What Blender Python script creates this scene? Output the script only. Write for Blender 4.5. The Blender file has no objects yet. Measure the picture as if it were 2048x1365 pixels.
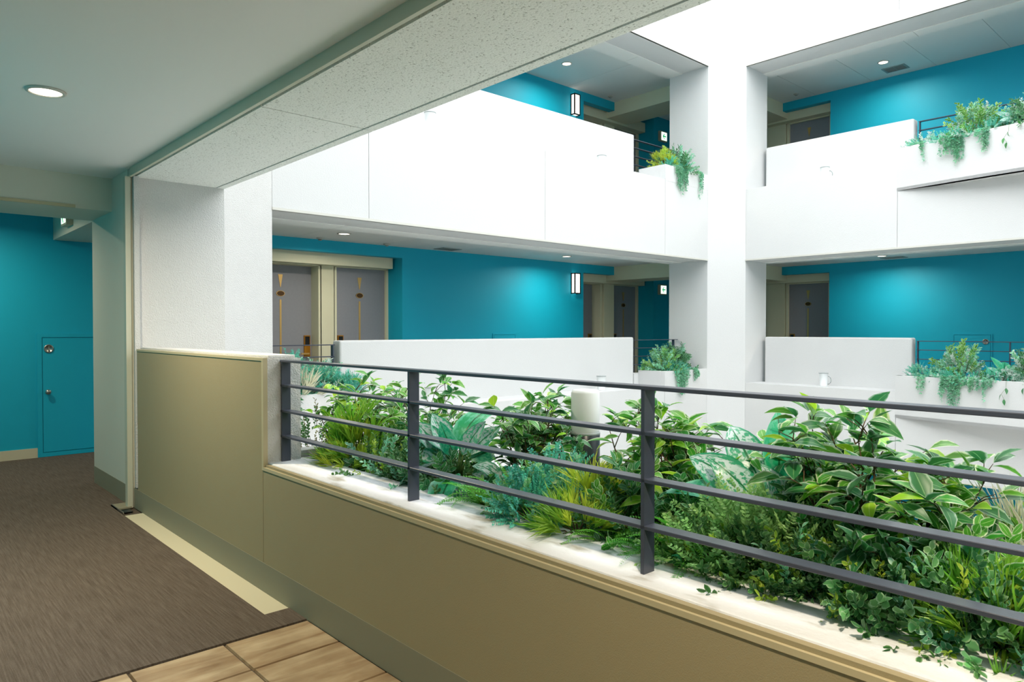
import bpy, math, random
from mathutils import Vector, Matrix, Euler
random.seed(7)
scene = bpy.context.scene
C = scene.collection
PI = math.pi

# ------------------------------------------------------------------ camera
F_PX = 1428.0
cd = bpy.data.cameras.new('camera')
cd.sensor_width = 36.0
cd.lens = F_PX / 2048.0 * 36.0
cd.clip_start = 0.05
cam = bpy.data.objects.new('camera', cd)
C.objects.link(cam)
cam.location = (0, 0, 1.35)
yaw = math.atan(1302 / F_PX)          # the corridor runs along +Y, 42 degrees left of the view
tilt = math.atan(22.5 / F_PX)
cam.rotation_euler = (PI / 2 - tilt, 0, -yaw)
scene.camera = cam

# ------------------------------------------------------------------ world, exposure
w = bpy.data.worlds.new('overcast_sky')
scene.world = w
w.use_nodes = True
bg = w.node_tree.nodes['Background']
bg.inputs[0].default_value = (0.95, 0.98, 1.0, 1)
bg.inputs[1].default_value = 5.0
scene.view_settings.view_transform = 'Standard'
scene.view_settings.look = 'None'
scene.view_settings.gamma = 1.0
scene.view_settings.exposure = -0.08
scene.view_settings.use_curve_mapping = False

LAMP_W = 25.0            # corridor downlights
LAMP_COL = (1.0, 0.90, 0.76)

# ------------------------------------------------------------------ materials
def s2l(c):
    return tuple(((v / 255) / 12.92 if v / 255 <= 0.04045 else ((v / 255 + 0.055) / 1.055) ** 2.4) for v in c) + (1,)

def mat(name, rgb, rough=0.6, metal=0.0, bump=0.0, bscale=60.0, bdetail=4.0, var=0.0, vscale=8.0, kind='noise', spec=0.4, bdist=0.01):
    m = bpy.data.materials.new(name)
    m.use_nodes = True
    nt = m.node_tree
    b = nt.nodes['Principled BSDF']
    col = s2l(rgb)
    b.inputs['Base Color'].default_value = col
    b.inputs['Roughness'].default_value = rough
    b.inputs['Metallic'].default_value = metal
    b.inputs['Specular IOR Level'].default_value = spec
    tc = nt.nodes.new('ShaderNodeTexCoord')
    if bump > 0:
        if kind == 'voronoi':
            t = nt.nodes.new('ShaderNodeTexVoronoi'); t.inputs['Scale'].default_value = bscale
            out = t.outputs['Distance']
        else:
            t = nt.nodes.new('ShaderNodeTexNoise'); t.inputs['Scale'].default_value = bscale
            t.inputs['Detail'].default_value = bdetail
            out = t.outputs['Fac']
        nt.links.new(tc.outputs['Object'], t.inputs['Vector'])
        bp = nt.nodes.new('ShaderNodeBump'); bp.inputs['Strength'].default_value = bump
        bp.inputs['Distance'].default_value = bdist
        nt.links.new(out, bp.inputs['Height'])
        nt.links.new(bp.outputs['Normal'], b.inputs['Normal'])
    if var > 0:
        t = nt.nodes.new('ShaderNodeTexNoise'); t.inputs['Scale'].default_value = vscale
        t.inputs['Detail'].default_value = 6
        nt.links.new(tc.outputs['Object'], t.inputs['Vector'])
        mx = nt.nodes.new('ShaderNodeMixRGB')
        mx.inputs[1].default_value = tuple(v * (1 - var) for v in col[:3]) + (1,)
        mx.inputs[2].default_value = tuple(min(1, v * (1 + var)) for v in col[:3]) + (1,)
        nt.links.new(t.outputs['Fac'], mx.inputs[0])
        nt.links.new(mx.outputs[0], b.inputs['Base Color'])
    return m

def emis(name, rgb, strength):
    m = bpy.data.materials.new(name); m.use_nodes = True
    b = m.node_tree.nodes['Principled BSDF']
    b.inputs['Base Color'].default_value = s2l(rgb)
    b.inputs['Emission Color'].default_value = s2l(rgb)
    b.inputs['Emission Strength'].default_value = strength
    return m

M = {}
M['white'] = mat('white_stucco', (210, 211, 210), 0.8, bump=0.25, bscale=90, var=0.02, vscale=1.5)
M['rough'] = mat('rough_white_stucco', (206, 206, 203), 0.85, bump=0.75, bscale=130, bdetail=2.0, var=0.03, bdist=0.009)
M['cream'] = mat('cream_paint', (226, 224, 194), 0.6)
M['beam'] = mat('beam_paint', (214, 212, 196), 0.7, bump=0.05, bscale=200)
M['blue'] = mat('turquoise_paint', (0, 172, 203), 0.55, bump=0.08, bscale=250, var=0.03, vscale=1.2)
M['ceil'] = mat('ceiling_paint', (234, 235, 231), 0.75)
M['panel'] = mat('khaki_wall_panel', (160, 147, 114), 0.6, bump=0.12, bscale=320, var=0.02)
M['trimbeige'] = mat('beige_trim', (188, 176, 142), 0.5)
M['plinth'] = mat('grey_skirting', (140, 136, 114), 0.55)
M['cream_strip'] = mat('cream_floor_strip', (206, 200, 172), 0.5)
M['guide'] = mat('painted_steel_guide', (196, 196, 176), 0.4)
M['drip'] = mat('drip_edge', (205, 204, 196), 0.7)
M['rail'] = mat('charcoal_painted_steel', (62, 67, 80), 0.33, spec=0.5, bump=0.03, bscale=300)
M['soil'] = mat('dark_soil', (34, 30, 24), 0.95, bump=0.8, bscale=80, bdist=0.02)
M['door'] = mat('grey_door_leaf', (146, 149, 156), 0.55, var=0.06, vscale=30)
M['gold'] = mat('brushed_gold', (214, 176, 110), 0.35, metal=0.7)
M['bronze'] = mat('bronze_plaque', (84, 60, 34), 0.4, metal=0.6)
M['black'] = mat('black_plastic_and_shade', (18, 20, 24), 0.35)  # also painted as the dark inside the vents and the floor plate
M['steel'] = mat('satin_steel', (176, 176, 170), 0.3, metal=0.9)
M['brasslock'] = mat('amber_lock_plate', (176, 120, 30), 0.35, metal=0.5)
M['lens'] = emis('downlight_lens', (255, 240, 215), 6.0)
M['ring'] = mat('downlight_trim', (190, 190, 182), 0.4)
M['glow'] = emis('sconce_glass', (255, 236, 222), 2.0)
M['exitface'] = emis('exit_sign_face', (225, 255, 232), 1.6)
M['exitgreen'] = emis('exit_sign_green', (10, 150, 95), 0.9)
M['exitcase'] = mat('exit_sign_case', (196, 186, 160), 0.5)
M['opal'] = mat('opal_diffuser', (226, 230, 230), 0.35)
M['bollard'] = mat('bollard_body', (40, 48, 52), 0.3, spec=0.5)
M['grille'] = mat('grille_grey', (150, 158, 156), 0.5)
M['roof'] = mat('roof_membrane', (150, 150, 146), 0.9)
M['court'] = mat('courtyard_paving', (232, 230, 224), 0.8, var=0.05)
M['bark'] = mat('twig_bark', (92, 74, 52), 0.8, var=0.2, vscale=40)
M['stemgreen'] = mat('green_stem', (88, 116, 54), 0.6)

def sill_mat():
    m = mat('white_stone_sill', (226, 226, 224), 0.75, bump=0.25, bscale=70)
    nt = m.node_tree; b = nt.nodes['Principled BSDF']
    tc = nt.nodes.new('ShaderNodeTexCoord')
    mp = nt.nodes.new('ShaderNodeMapping'); mp.inputs['Scale'].default_value = (3.5, 1.2, 1)
    n = nt.nodes.new('ShaderNodeTexNoise'); n.inputs['Scale'].default_value = 3.2; n.inputs['Detail'].default_value = 7
    r = nt.nodes.new('ShaderNodeValToRGB')
    r.color_ramp.elements[0].position = 0.56; r.color_ramp.elements[0].color = s2l((224, 226, 230))
    r.color_ramp.elements[1].position = 0.74; r.color_ramp.elements[1].color = s2l((150, 142, 120))
    nt.links.new(tc.outputs['Object'], mp.inputs[0]); nt.links.new(mp.outputs[0], n.inputs['Vector'])
    nt.links.new(n.outputs['Fac'], r.inputs[0]); nt.links.new(r.outputs[0], b.inputs['Base Color'])
    return m
M['sill'] = sill_mat()

def soffit_mat():
    m = mat('speckled_soffit_board', (206, 208, 200), 0.85)
    nt = m.node_tree; b = nt.nodes['Principled BSDF']
    tc = nt.nodes.new('ShaderNodeTexCoord')
    v = nt.nodes.new('ShaderNodeTexNoise'); v.inputs['Scale'].default_value = 105; v.inputs['Detail'].default_value = 2.0
    r = nt.nodes.new('ShaderNodeValToRGB')
    r.color_ramp.elements[0].position = 0.26; r.color_ramp.elements[0].color = s2l((150, 150, 140))
    r.color_ramp.elements[1].position = 0.40; r.color_ramp.elements[1].color = s2l((240, 242, 236))
    bp = nt.nodes.new('ShaderNodeBump'); bp.inputs['Strength'].default_value = 0.7; bp.inputs['Distance'].default_value = 0.006
    nt.links.new(tc.outputs['Object'], v.inputs['Vector'])
    nt.links.new(v.outputs['Fac'], r.inputs[0]); nt.links.new(r.outputs[0], b.inputs['Base Color'])
    nt.links.new(v.outputs['Fac'], bp.inputs['Height']); nt.links.new(bp.outputs[0], b.inputs['Normal'])
    return m
M['soffit'] = soffit_mat()

def carpet_mat():
    m = mat('brown_ribbed_carpet', (104, 92, 78), 0.95, spec=0.1)
    nt = m.node_tree; b = nt.nodes['Principled BSDF']
    tc = nt.nodes.new('ShaderNodeTexCoord')
    mp = nt.nodes.new('ShaderNodeMapping'); mp.inputs['Scale'].default_value = (150, 5.0, 1)
    n = nt.nodes.new('ShaderNodeTexNoise'); n.inputs['Scale'].default_value = 1.0; n.inputs['Detail'].default_value = 3
    n2 = nt.nodes.new('ShaderNodeTexNoise'); n2.inputs['Scale'].default_value = 420; n2.inputs['Detail'].default_value = 2
    r = nt.nodes.new('ShaderNodeValToRGB')
    r.color_ramp.elements[0].position = 0.3; r.color_ramp.elements[0].color = s2l((86, 77, 68))
    r.color_ramp.elements[1].position = 0.72; r.color_ramp.elements[1].color = s2l((110, 100, 90))
    mx = nt.nodes.new('ShaderNodeMixRGB'); mx.blend_type = 'OVERLAY'; mx.inputs[0].default_value = 0.6
    bp = nt.nodes.new('ShaderNodeBump'); bp.inputs['Strength'].default_value = 0.5; bp.inputs['Distance'].default_value = 0.004
    L = nt.links.new
    L(tc.outputs['Object'], mp.inputs[0]); L(mp.outputs[0], n.inputs['Vector']); L(n.outputs['Fac'], r.inputs[0])
    L(tc.outputs['Object'], n2.inputs['Vector'])
    L(r.outputs[0], mx.inputs[1]); L(n2.outputs['Fac'], mx.inputs[2]); L(mx.outputs[0], b.inputs['Base Color'])
    L(n2.outputs['Fac'], bp.inputs['Height']); L(bp.outputs[0], b.inputs['Normal'])
    return m
M['carpet'] = carpet_mat()

def tile_mat():
    m = mat('cleft_stone_tile', (170, 146, 112), 0.5)
    nt = m.node_tree; b = nt.nodes['Principled BSDF']
    tc = nt.nodes.new('ShaderNodeTexCoord'); oi = nt.nodes.new('ShaderNodeObjectInfo')
    add = nt.nodes.new('ShaderNodeVectorMath'); add.operation = 'ADD'
    cmb = nt.nodes.new('ShaderNodeCombineXYZ')
    mul = nt.nodes.new('ShaderNodeMath'); mul.operation = 'MULTIPLY'; mul.inputs[1].default_value = 37.0
    mp = nt.nodes.new('ShaderNodeMapping'); mp.inputs['Scale'].default_value = (1.6, 9, 1); mp.inputs['Rotation'].default_value = (0, 0, 0.25)
    n = nt.nodes.new('ShaderNodeTexNoise'); n.inputs['Scale'].default_value = 1.6; n.inputs['Detail'].default_value = 8; n.inputs['Distortion'].default_value = 0.8
    n3 = nt.nodes.new('ShaderNodeTexNoise'); n3.inputs['Scale'].default_value = 5; n3.inputs['Detail'].default_value = 4
    r = nt.nodes.new('ShaderNodeValToRGB')
    r.color_ramp.elements[0].position = 0.3; r.color_ramp.elements[0].color = s2l((140, 112, 80))
    r.color_ramp.elements[1].position = 0.68; r.color_ramp.elements[1].color = s2l((184, 164, 132))
    mx = nt.nodes.new('ShaderNodeMixRGB'); mx.blend_type = 'SOFT_LIGHT'; mx.inputs[0].default_value = 0.8
    bp = nt.nodes.new('ShaderNodeBump'); bp.inputs['Strength'].default_value = 0.5; bp.inputs['Distance'].default_value = 0.01
    L = nt.links.new
    L(oi.outputs['Random'], mul.inputs[0]); L(mul.outputs[0], cmb.inputs[0]); L(mul.outputs[0], cmb.inputs[1])
    L(tc.outputs['Object'], add.inputs[0]); L(cmb.outputs[0], add.inputs[1]); L(add.outputs[0], mp.inputs[0])
    L(mp.outputs[0], n.inputs['Vector']); L(add.outputs[0], n3.inputs['Vector'])
    L(n.outputs['Fac'], r.inputs[0]); L(r.outputs[0], mx.inputs[1]); L(n3.outputs['Fac'], mx.inputs[2])
    L(mx.outputs[0], b.inputs['Base Color']); L(n.outputs['Fac'], bp.inputs['Height']); L(bp.outputs[0], b.inputs['Normal'])
    return m
M['tile'] = tile_mat()
M['grout'] = mat('dark_grout', (84, 74, 62), 0.9)

def leaf_mat(name, mid, edge=None, vein=None, e0=0.30, e1=0.44, trans=0.35, rough=0.38, mottle=None, hue=0.12):
    """uv.x across the leaf 0..1, uv.y along it"""
    m = bpy.data.materials.new(name); m.use_nodes = True
    nt = m.node_tree; L = nt.links.new
    b = nt.nodes['Principled BSDF']; out = nt.nodes['Material Output']
    b.inputs['Roughness'].default_value = rough
    uv = nt.nodes.new('ShaderNodeUVMap'); sep = nt.nodes.new('ShaderNodeSeparateXYZ'); L(uv.outputs[0], sep.inputs[0])
    sub = nt.nodes.new('ShaderNodeMath'); sub.operation = 'SUBTRACT'; sub.inputs[1].default_value = 0.5; L(sep.outputs[0], sub.inputs[0])
    ab = nt.nodes.new('ShaderNodeMath'); ab.operation = 'ABSOLUTE'; L(sub.outputs[0], ab.inputs[0])
    oi = nt.nodes.new('ShaderNodeObjectInfo')
    n = nt.nodes.new('ShaderNodeTexNoise'); n.inputs['Scale'].default_value = 5.0; n.inputs['Detail'].default_value = 3
    va = nt.nodes.new('ShaderNodeVectorMath'); va.operation = 'ADD'; L(uv.outputs[0], va.inputs[0])
    sc = nt.nodes.new('ShaderNodeMath'); sc.operation = 'MULTIPLY'; sc.inputs[1].default_value = 50; L(oi.outputs['Random'], sc.inputs[0])
    L(sc.outputs[0], va.inputs[1]); L(va.outputs[0], n.inputs['Vector'])
    hs = nt.nodes.new('ShaderNodeHueSaturation'); hs.inputs['Color'].default_value = s2l(mid)
    mr = nt.nodes.new('ShaderNodeMapRange'); mr.inputs[3].default_value = 1 - hue * 2; mr.inputs[4].default_value = 1 + hue * 2
    L(oi.outputs['Random'], mr.inputs[0]); L(mr.outputs[0], hs.inputs['Value'])
    mh = nt.nodes.new('ShaderNodeMapRange'); mh.inputs[3].default_value = 0.5 - hue * 0.16; mh.inputs[4].default_value = 0.5 + hue * 0.16
    fr = nt.nodes.new('ShaderNodeMath'); fr.operation = 'FRACT'; L(sc.outputs[0], fr.inputs[0]); L(fr.outputs[0], mh.inputs[0]); L(mh.outputs[0], hs.inputs['Hue'])
    col = hs.outputs[0]
    if mottle:
        n2 = nt.nodes.new('ShaderNodeTexNoise'); n2.inputs['Scale'].default_value = 9; n2.inputs['Detail'].default_value = 5
        mp = nt.nodes.new('ShaderNodeMapping'); mp.inputs['Scale'].default_value = (1, 1.6, 1); mp.inputs['Rotation'].default_value = (0, 0, 0.6)
        L(va.outputs[0], mp.inputs[0]); L(mp.outputs[0], n2.inputs['Vector'])
        rp = nt.nodes.new('ShaderNodeValToRGB'); rp.color_ramp.elements[0].position = 0.47; rp.color_ramp.elements[1].position = 0.56
        L(n2.outputs['Fac'], rp.inputs[0])
        mm = nt.nodes.new('ShaderNodeMixRGB'); mm.inputs[2].default_value = s2l(mottle); L(rp.outputs[0], mm.inputs[0]); L(col, mm.inputs[1])
        col = mm.outputs[0]
    if edge:
        ad = nt.nodes.new('ShaderNodeMath'); ad.operation = 'MULTIPLY_ADD'; ad.inputs[1].default_value = 0.22
        ns = nt.nodes.new('ShaderNodeMath'); ns.operation = 'SUBTRACT'; ns.inputs[1].default_value = 0.5; L(n.outputs['Fac'], ns.inputs[0])
        L(ns.outputs[0], ad.inputs[0]); L(ab.outputs[0], ad.inputs[2])
        mr2 = nt.nodes.new('ShaderNodeMapRange'); mr2.inputs[1].default_value = e0; mr2.inputs[2].default_value = e1
        L(ad.outputs[0], mr2.inputs[0])
        mx = nt.nodes.new('ShaderNodeMixRGB'); mx.inputs[2].default_value = s2l(edge); L(mr2.outputs[0], mx.inputs[0]); L(col, mx.inputs[1])
        col = mx.outputs[0]
    if vein:
        lt = nt.nodes.new('ShaderNodeMath'); lt.operation = 'LESS_THAN'; lt.inputs[1].default_value = 0.03; L(ab.outputs[0], lt.inputs[0])
        mv = nt.nodes.new('ShaderNodeMixRGB'); mv.inputs[2].default_value = s2l(vein); L(lt.outputs[0], mv.inputs[0]); L(col, mv.inputs[1])
        col = mv.outputs[0]
    L(col, b.inputs['Base Color'])
    tr = nt.nodes.new('ShaderNodeBsdfTranslucent'); L(col, tr.inputs['Color'])
    ms = nt.nodes.new('ShaderNodeMixShader'); ms.inputs[0].default_value = trans
    L(b.outputs[0], ms.inputs[1]); L(tr.outputs[0], ms.inputs[2]); L(ms.outputs[0], out.inputs['Surface'])
    return m

LM = {}
LM['ficus'] = leaf_mat('ficus_leaf', (84, 160, 52), (214, 228, 190), (160, 206, 120), 0.34, 0.46)
LM['ficus_dark'] = leaf_mat('ficus_leaf_dark', (52, 122, 66), (176, 204, 178), (116, 172, 112), 0.36, 0.48)
LM['ficus_lime'] = leaf_mat('ficus_leaf_lime', (156, 214, 50), (224, 238, 150), (200, 230, 110), 0.38, 0.5)
LM['aglaonema'] = leaf_mat('aglaonema_leaf', (200, 218, 218), (46, 160, 116), (40, 128, 84), 0.38, 0.47, 0.25, 0.32, mottle=(74, 172, 132))
LM['aglaonema_green'] = leaf_mat('aglaonema_leaf_green', (34, 164, 116), (120, 206, 170), (24, 104, 62), 0.42, 0.5, 0.3, 0.32, mottle=(84, 186, 146))
LM['broad'] = leaf_mat('broad_green_leaf', (84, 160, 48), (130, 190, 90), (120, 170, 90), 0.4, 0.5)
LM['fern'] = leaf_mat('fern_leaf', (104, 184, 62), None, None, trans=0.4)
LM['fern_teal'] = leaf_mat('fern_leaf_teal', (60, 178, 116), None, None, trans=0.4)
LM['needle'] = leaf_mat('yellow_needle_leaf', (196, 216, 78), None, None, trans=0.4)
LM['needle_green'] = leaf_mat('green_needle_leaf', (140, 196, 66), None, None, trans=0.4)
LM['box'] = leaf_mat('box_leaf', (66, 122, 62), (132, 172, 116), None, trans=0.3)
LM['box_lime'] = leaf_mat('box_leaf_lime', (164, 200, 62), (214, 226, 120), None, trans=0.35)
LM['box_teal'] = leaf_mat('box_leaf_teal', (116, 196, 152), (206, 234, 216), None, trans=0.35)
LM['round'] = leaf_mat('round_mint_leaf', (122, 186, 116), (186, 222, 176), None, trans=0.35)
LM['lacy'] = leaf_mat('lacy_leaf', (152, 200, 122), None, None, trans=0.35)
LM['lacy_teal'] = leaf_mat('lacy_leaf_teal', (92, 192, 164), None, None, trans=0.35)
LM['silver'] = leaf_mat('silver_leaf', (190, 212, 200), (228, 236, 230), None, trans=0.3)
LM['straw'] = leaf_mat('straw_blade', (214, 212, 184), (236, 234, 220), None, trans=0.3)
LM['bronze'] = leaf_mat('bronze_box_leaf', (118, 118, 58), (148, 142, 84), None, trans=0.3)

# ------------------------------------------------------------------ mesh helpers
class MB:
    def __init__(s): s.v = []; s.f = []; s.uv = []
    def add(s, vs, fs, uvs=None):
        o = len(s.v); s.v += [tuple(p) for p in vs]; s.f += [tuple(i + o for i in f) for f in fs]
        s.uv += (uvs if uvs else [(0.5, 0.5)] * len(vs))
        return s
    def box(s, x0, x1, y0, y1, z0, z1):
        return s.add([(x0, y0, z0), (x1, y0, z0), (x1, y1, z0), (x0, y1, z0), (x0, y0, z1), (x1, y0, z1), (x1, y1, z1), (x0, y1, z1)],
                     [(0, 3, 2, 1), (4, 5, 6, 7), (0, 1, 5, 4), (1, 2, 6, 5), (2, 3, 7, 6), (3, 0, 4, 7)])
    def prism(s, pts, z0, z1):      # pts counter-clockwise in plan
        n = len(pts)
        return s.add([(p[0], p[1], z0) for p in pts] + [(p[0], p[1], z1) for p in pts],
                     [tuple(range(n - 1, -1, -1)), tuple(range(n, 2 * n))] + [(i, (i + 1) % n, n + (i + 1) % n, n + i) for i in range(n)])
    def lathe(s, prof, n=24, c=(0, 0, 0), axis='z'):
        vs = []; fs = []
        for r, z in prof:
            for i in range(n):
                a = 2 * PI * i / n; p = (r * math.cos(a), r * math.sin(a), z)
                if axis == 'y': p = (p[0], -p[2], p[1])
                if axis == 'x': p = (-p[2], p[0], p[1])
                vs.append((p[0] + c[0], p[1] + c[1], p[2] + c[2]))
        for k in range(len(prof) - 1):
            for i in range(n):
                j = (i + 1) % n
                fs.append((k * n + i, k * n + j, (k + 1) * n + j, (k + 1) * n + i))
        fs.append(tuple(range(n - 1, -1, -1))); fs.append(tuple((len(prof) - 1) * n + i for i in range(n)))
        return s.add(vs, fs)
    def tube(s, pts, radii, n=5):
        pts = [Vector(p) for p in pts]
        if not hasattr(radii, '__len__'): radii = [radii] * len(pts)
        vs = []; fs = []
        for k, p in enumerate(pts):
            d = (pts[min(k + 1, len(pts) - 1)] - pts[max(k - 1, 0)]).normalized()
            a = d.orthogonal().normalized(); b = d.cross(a)
            for i in range(n):
                t = 2 * PI * i / n; vs.append(p + (a * math.cos(t) + b * math.sin(t)) * radii[k])
        for k in range(len(pts) - 1):
            for i in range(n):
                j = (i + 1) % n; fs.append((k * n + i, k * n + j, (k + 1) * n + j, (k + 1) * n + i))
        fs.append(tuple(range(n - 1, -1, -1))); fs.append(tuple((len(pts) - 1) * n + i for i in range(n)))
        return s.add(vs, fs)
    def leaf(s, mtx, length, width, rows=4, fold=0.25, curl=0.5, shape=0.9, wave=0.0, tip=1.0, nose=0.42):
        """blade along +Y of mtx, face up +Z"""
        vs = []; fs = []; uv = []
        y = 0.0; z = 0.0; ang = 0.0
        for k in range(rows + 1):
            t = k / rows
            if t <= nose: wd = math.sin(t / nose * PI / 2) ** shape
            else: wd = max(0.0, math.cos((t - nose) / (1 - nose) * PI / 2)) ** tip
            wd = max(wd, 0.03) * width / 2
            zz = wd * fold; wv = wave * width * math.sin(t * 9)
            vs += [mtx @ Vector((-wd, y, z + zz + wv)), mtx @ Vector((0, y, z)), mtx @ Vector((wd, y, z + zz - wv))]
            uv += [(0.0, t), (0.5, t), (1.0, t)]
            ang = -curl * (t + 0.5 / rows) ; y += math.cos(ang) * length / rows; z += math.sin(ang) * length / rows
        for k in range(rows):
            a = 3 * k
            fs += [(a, a + 1, a + 4, a + 3), (a + 1, a + 2, a + 5, a + 4)]
        return s.add(vs, fs, uv)
    def mesh(s, name, m, smooth=False):
        me = bpy.data.meshes.new(name); me.from_pydata(s.v, [], s.f)
        ul = me.uv_layers.new(name='UVMap')
        idx = [0] * len(me.loops); me.loops.foreach_get('vertex_index', idx)
        flat = [0.0] * (2 * len(idx))
        for i, vi in enumerate(idx): flat[2 * i], flat[2 * i + 1] = s.uv[vi]
        ul.data.foreach_set('uv', flat)
        if smooth: me.polygons.foreach_set('use_smooth', [True] * len(me.polygons))
        me.materials.append(m); me.update()
        return me
    def build(s, name, m, parent=None, smooth=False, kind=None):
        return put(name, s.mesh(name, m, smooth), parent, kind)

def put(name, me, parent=None, kind=None):
    o = bpy.data.objects.new(name, me); C.objects.link(o)
    if parent is not None: o.parent = parent
    if kind: o['kind'] = kind
    return o

def thing(name, label, cat, loc=(0, 0, 0), rz=0.0, group=None):
    o = bpy.data.objects.new(name, None); C.objects.link(o)
    o.location = loc; o.rotation_euler = (0, 0, rz); o.empty_display_size = 0.1
    o['label'] = label; o['category'] = cat
    if group: o['group'] = group
    return o

def tag(o, label, cat, group=None):
    o['label'] = label; o['category'] = cat
    if group: o['group'] = group
    return o

def struct(name, mb, m):
    return mb.build(name, m, None, kind='structure')

def sroot(name):
    o = bpy.data.objects.new(name, None); C.objects.link(o); o['kind'] = 'structure'; o.empty_display_size = 0.1
    return o

def bevel(o, wdt, seg=2):
    b = o.modifiers.new('bevel', 'BEVEL'); b.width = wdt; b.segments = seg; b.limit_method = 'ANGLE'
    return o

# ------------------------------------------------------------------ dimensions (metres)
S = 3.17                       # storey height
W = 1.52                       # corridor face of the near planter wall
X0 = 2.22                      # atrium side of the near wing
Y1 = 6.50                      # band plane of the north wing
X1 = 10.72                     # band plane of the east wing
YS = -6.0                      # atrium's far south end
NW = 8.90                      # turquoise wall of the north wing
EW = 13.25                     # turquoise wall of the east wing
SOF = 2.48; CEIL = 2.57; NSOF = 2.51; NCEIL = 2.57
BAND = 0.48; PAR = 1.232; PLT = 0.71

LEVEL_WORD = {-1: 'lower', 0: 'same', 1: 'upper'}

# ------------------------------------------------------------------ near corridor: floor
fl = MB().box(-1.9, W + 0.1, YS, NW, -0.06, -0.008).build('floor', M['grout'], None, kind='structure')
cp = MB()
cp.prism([(-1.9, 3.085), (W, 3.085), (W, 3.265), (1.395, 3.265), (1.395, 6.10), (W, 6.10), (W, 7.15), (2.0, 7.15), (2.0, NW), (-1.9, NW)], -0.008, 0.004)
cp.build('carpet', M['carpet'], fl)
st = MB().box(1.398, W, 3.267, 5.70, -0.008, 0.0).build('floor_strip', M['cream_strip'], fl)
TX = [W, 1.135, 0.76, 0.385, 0.01, -0.365, -0.74, -1.115, -1.49, -1.865]
TY = [3.075, 2.77, 2.395, 2.02, 1.645, 1.27, 0.895, 0.52, 0.145, -0.23, -0.605]
tile_me = {}
for i in range(len(TX) - 1):
    for j in range(len(TY) - 1):
        wx = TX[i] - TX[i + 1] - 0.008; wy = TY[j] - TY[j + 1] - 0.008
        key = (round(wx, 3), round(wy, 3))
        if key not in tile_me:
            tile_me[key] = MB().add([(-wx/2, -wy/2, -0.008), (wx/2, -wy/2, -0.008), (wx/2, wy/2, -0.008), (-wx/2, wy/2, -0.008),
                                     (-wx/2+.003, -wy/2+.003, 0.002), (wx/2-.003, -wy/2+.003, 0.002), (wx/2-.003, wy/2-.003, 0.002), (-wx/2+.003, wy/2-.003, 0.002)],
                                    [(0, 3, 2, 1), (4, 5, 6, 7), (0, 1, 5, 4), (1, 2, 6, 5), (2, 3, 7, 6), (3, 0, 4, 7)]).mesh('tile', M['tile'])
        t = put('tile', tile_me[key], fl)
        t.location = ((TX[i] + TX[i + 1]) / 2, (TY[j] + TY[j + 1]) / 2, random.uniform(-0.0008, 0.0008))

# near corridor: inner wall (behind the camera and to its left), ceiling, cross beam
wl = MB()
wl.box(-0.45, -0.30, 3.1, 6.3, 0, NCEIL)
wl.box(-1.9, -0.45, 3.1, 3.25, 0, NCEIL)
wl.box(-2.05, -1.9, YS, 3.25, 0, NCEIL)
wl.box(-2.05, W, YS - 0.15, YS, 0, NCEIL)
wl.box(-2.05, -0.45, 3.25, NW + 0.2, 0, NCEIL)
struct('wall_west', wl, M['blue'])
cl = MB().box(-2.05, W - 0.005, YS, 6.45, NCEIL, NCEIL + 0.1).build('ceiling', M['ceil'], None, kind='structure')
MB().box(W - 0.012, W - 0.004, YS, 5.93, NSOF + 0.01, NCEIL).build('shutter_face', M['guide'], cl)
MB().box(W - 0.016, W + 0.004, YS, 5.94, NSOF - 0.006, NSOF + 0.012).build('shutter_bead', M['guide'], cl)
MB().box(W + 0.004, W + 0.03, YS, 5.95, NSOF + 0.034, NSOF + 0.04).build('shutter_slot', M['guide'], cl)
tb = MB().box(-2.05, W, 6.45, 7.12, 2.305, NCEIL + 0.1).build('trim_1', M['beam'], None, kind='structure')
MB().box(-2.05, 1.25, 6.438, 6.45, 2.305, 2.33).build('edge_bead', M['trimbeige'], tb)

# near wing: spandrel over the opening, soffit boards, lip
sp = sroot('wall_near_band')
for (a, b_) in ((5.95, 3.638), (3.628, 1.04), (1.032, -1.55), (-1.558, -4.1), (-4.11, YS)):
    MB().box(W + 0.03, 2.150, b_, a, NSOF, NSOF + 0.04).build('soffit_board', M['soffit'], sp)
    MB().box(2.162, X0, b_, a, NSOF - 0.002, S + BAND).build('band_panel', M['soffit'], sp)
MB().box(2.148, 2.164, YS, 5.95, NSOF + 0.034, NSOF + 0.05).build('drip_groove', M['beam'], sp)
MB().box(W + 0.02, 2.166, YS, 5.95, NSOF + 0.04, S + BAND - 0.02).build('band_core', M['white'], sp)

# near-left corner column (full height, chamfered towards the atrium) and its twin in the far corner
col = MB()
col.prism([(W, 5.95), (X0, 5.95), (2.87, Y1), (2.87, 7.25), (2.1, 7.25), (2.1, 7.12), (W, 7.12)], -S, 2 * S + 1.3)
struct('wall_northwest_pier', col, M['rough'])
# smooth painted facing of the column on the corridor side with skirting
MB().box(W - 0.012, W, 5.99, 7.12, 0.15, NCEIL).build('trim_2', M['beam'], None, kind='structure')
MB().box(W - 0.014, W, 6.02, 7.12, 0.004, 0.15).build('baseboard_northwest', M['plinth'], None, kind='structure')
g = sroot('trim_3')                       # shutter guide on the column corner
MB().box(W - 0.045, W - 0.008, 5.925, 5.985, 0.0, NSOF - 0.006).build('guide_channel', M['guide'], g)
MB().box(W - 0.010, W + 0.010, 5.942, 5.95, 0.0, NSOF - 0.006).build('guide_slot', M['guide'], g)
MB().box(W + 0.008, W + 0.045, 5.90, 5.95, 0.15, NSOF).build('stucco_return', M['rough'], g)

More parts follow.
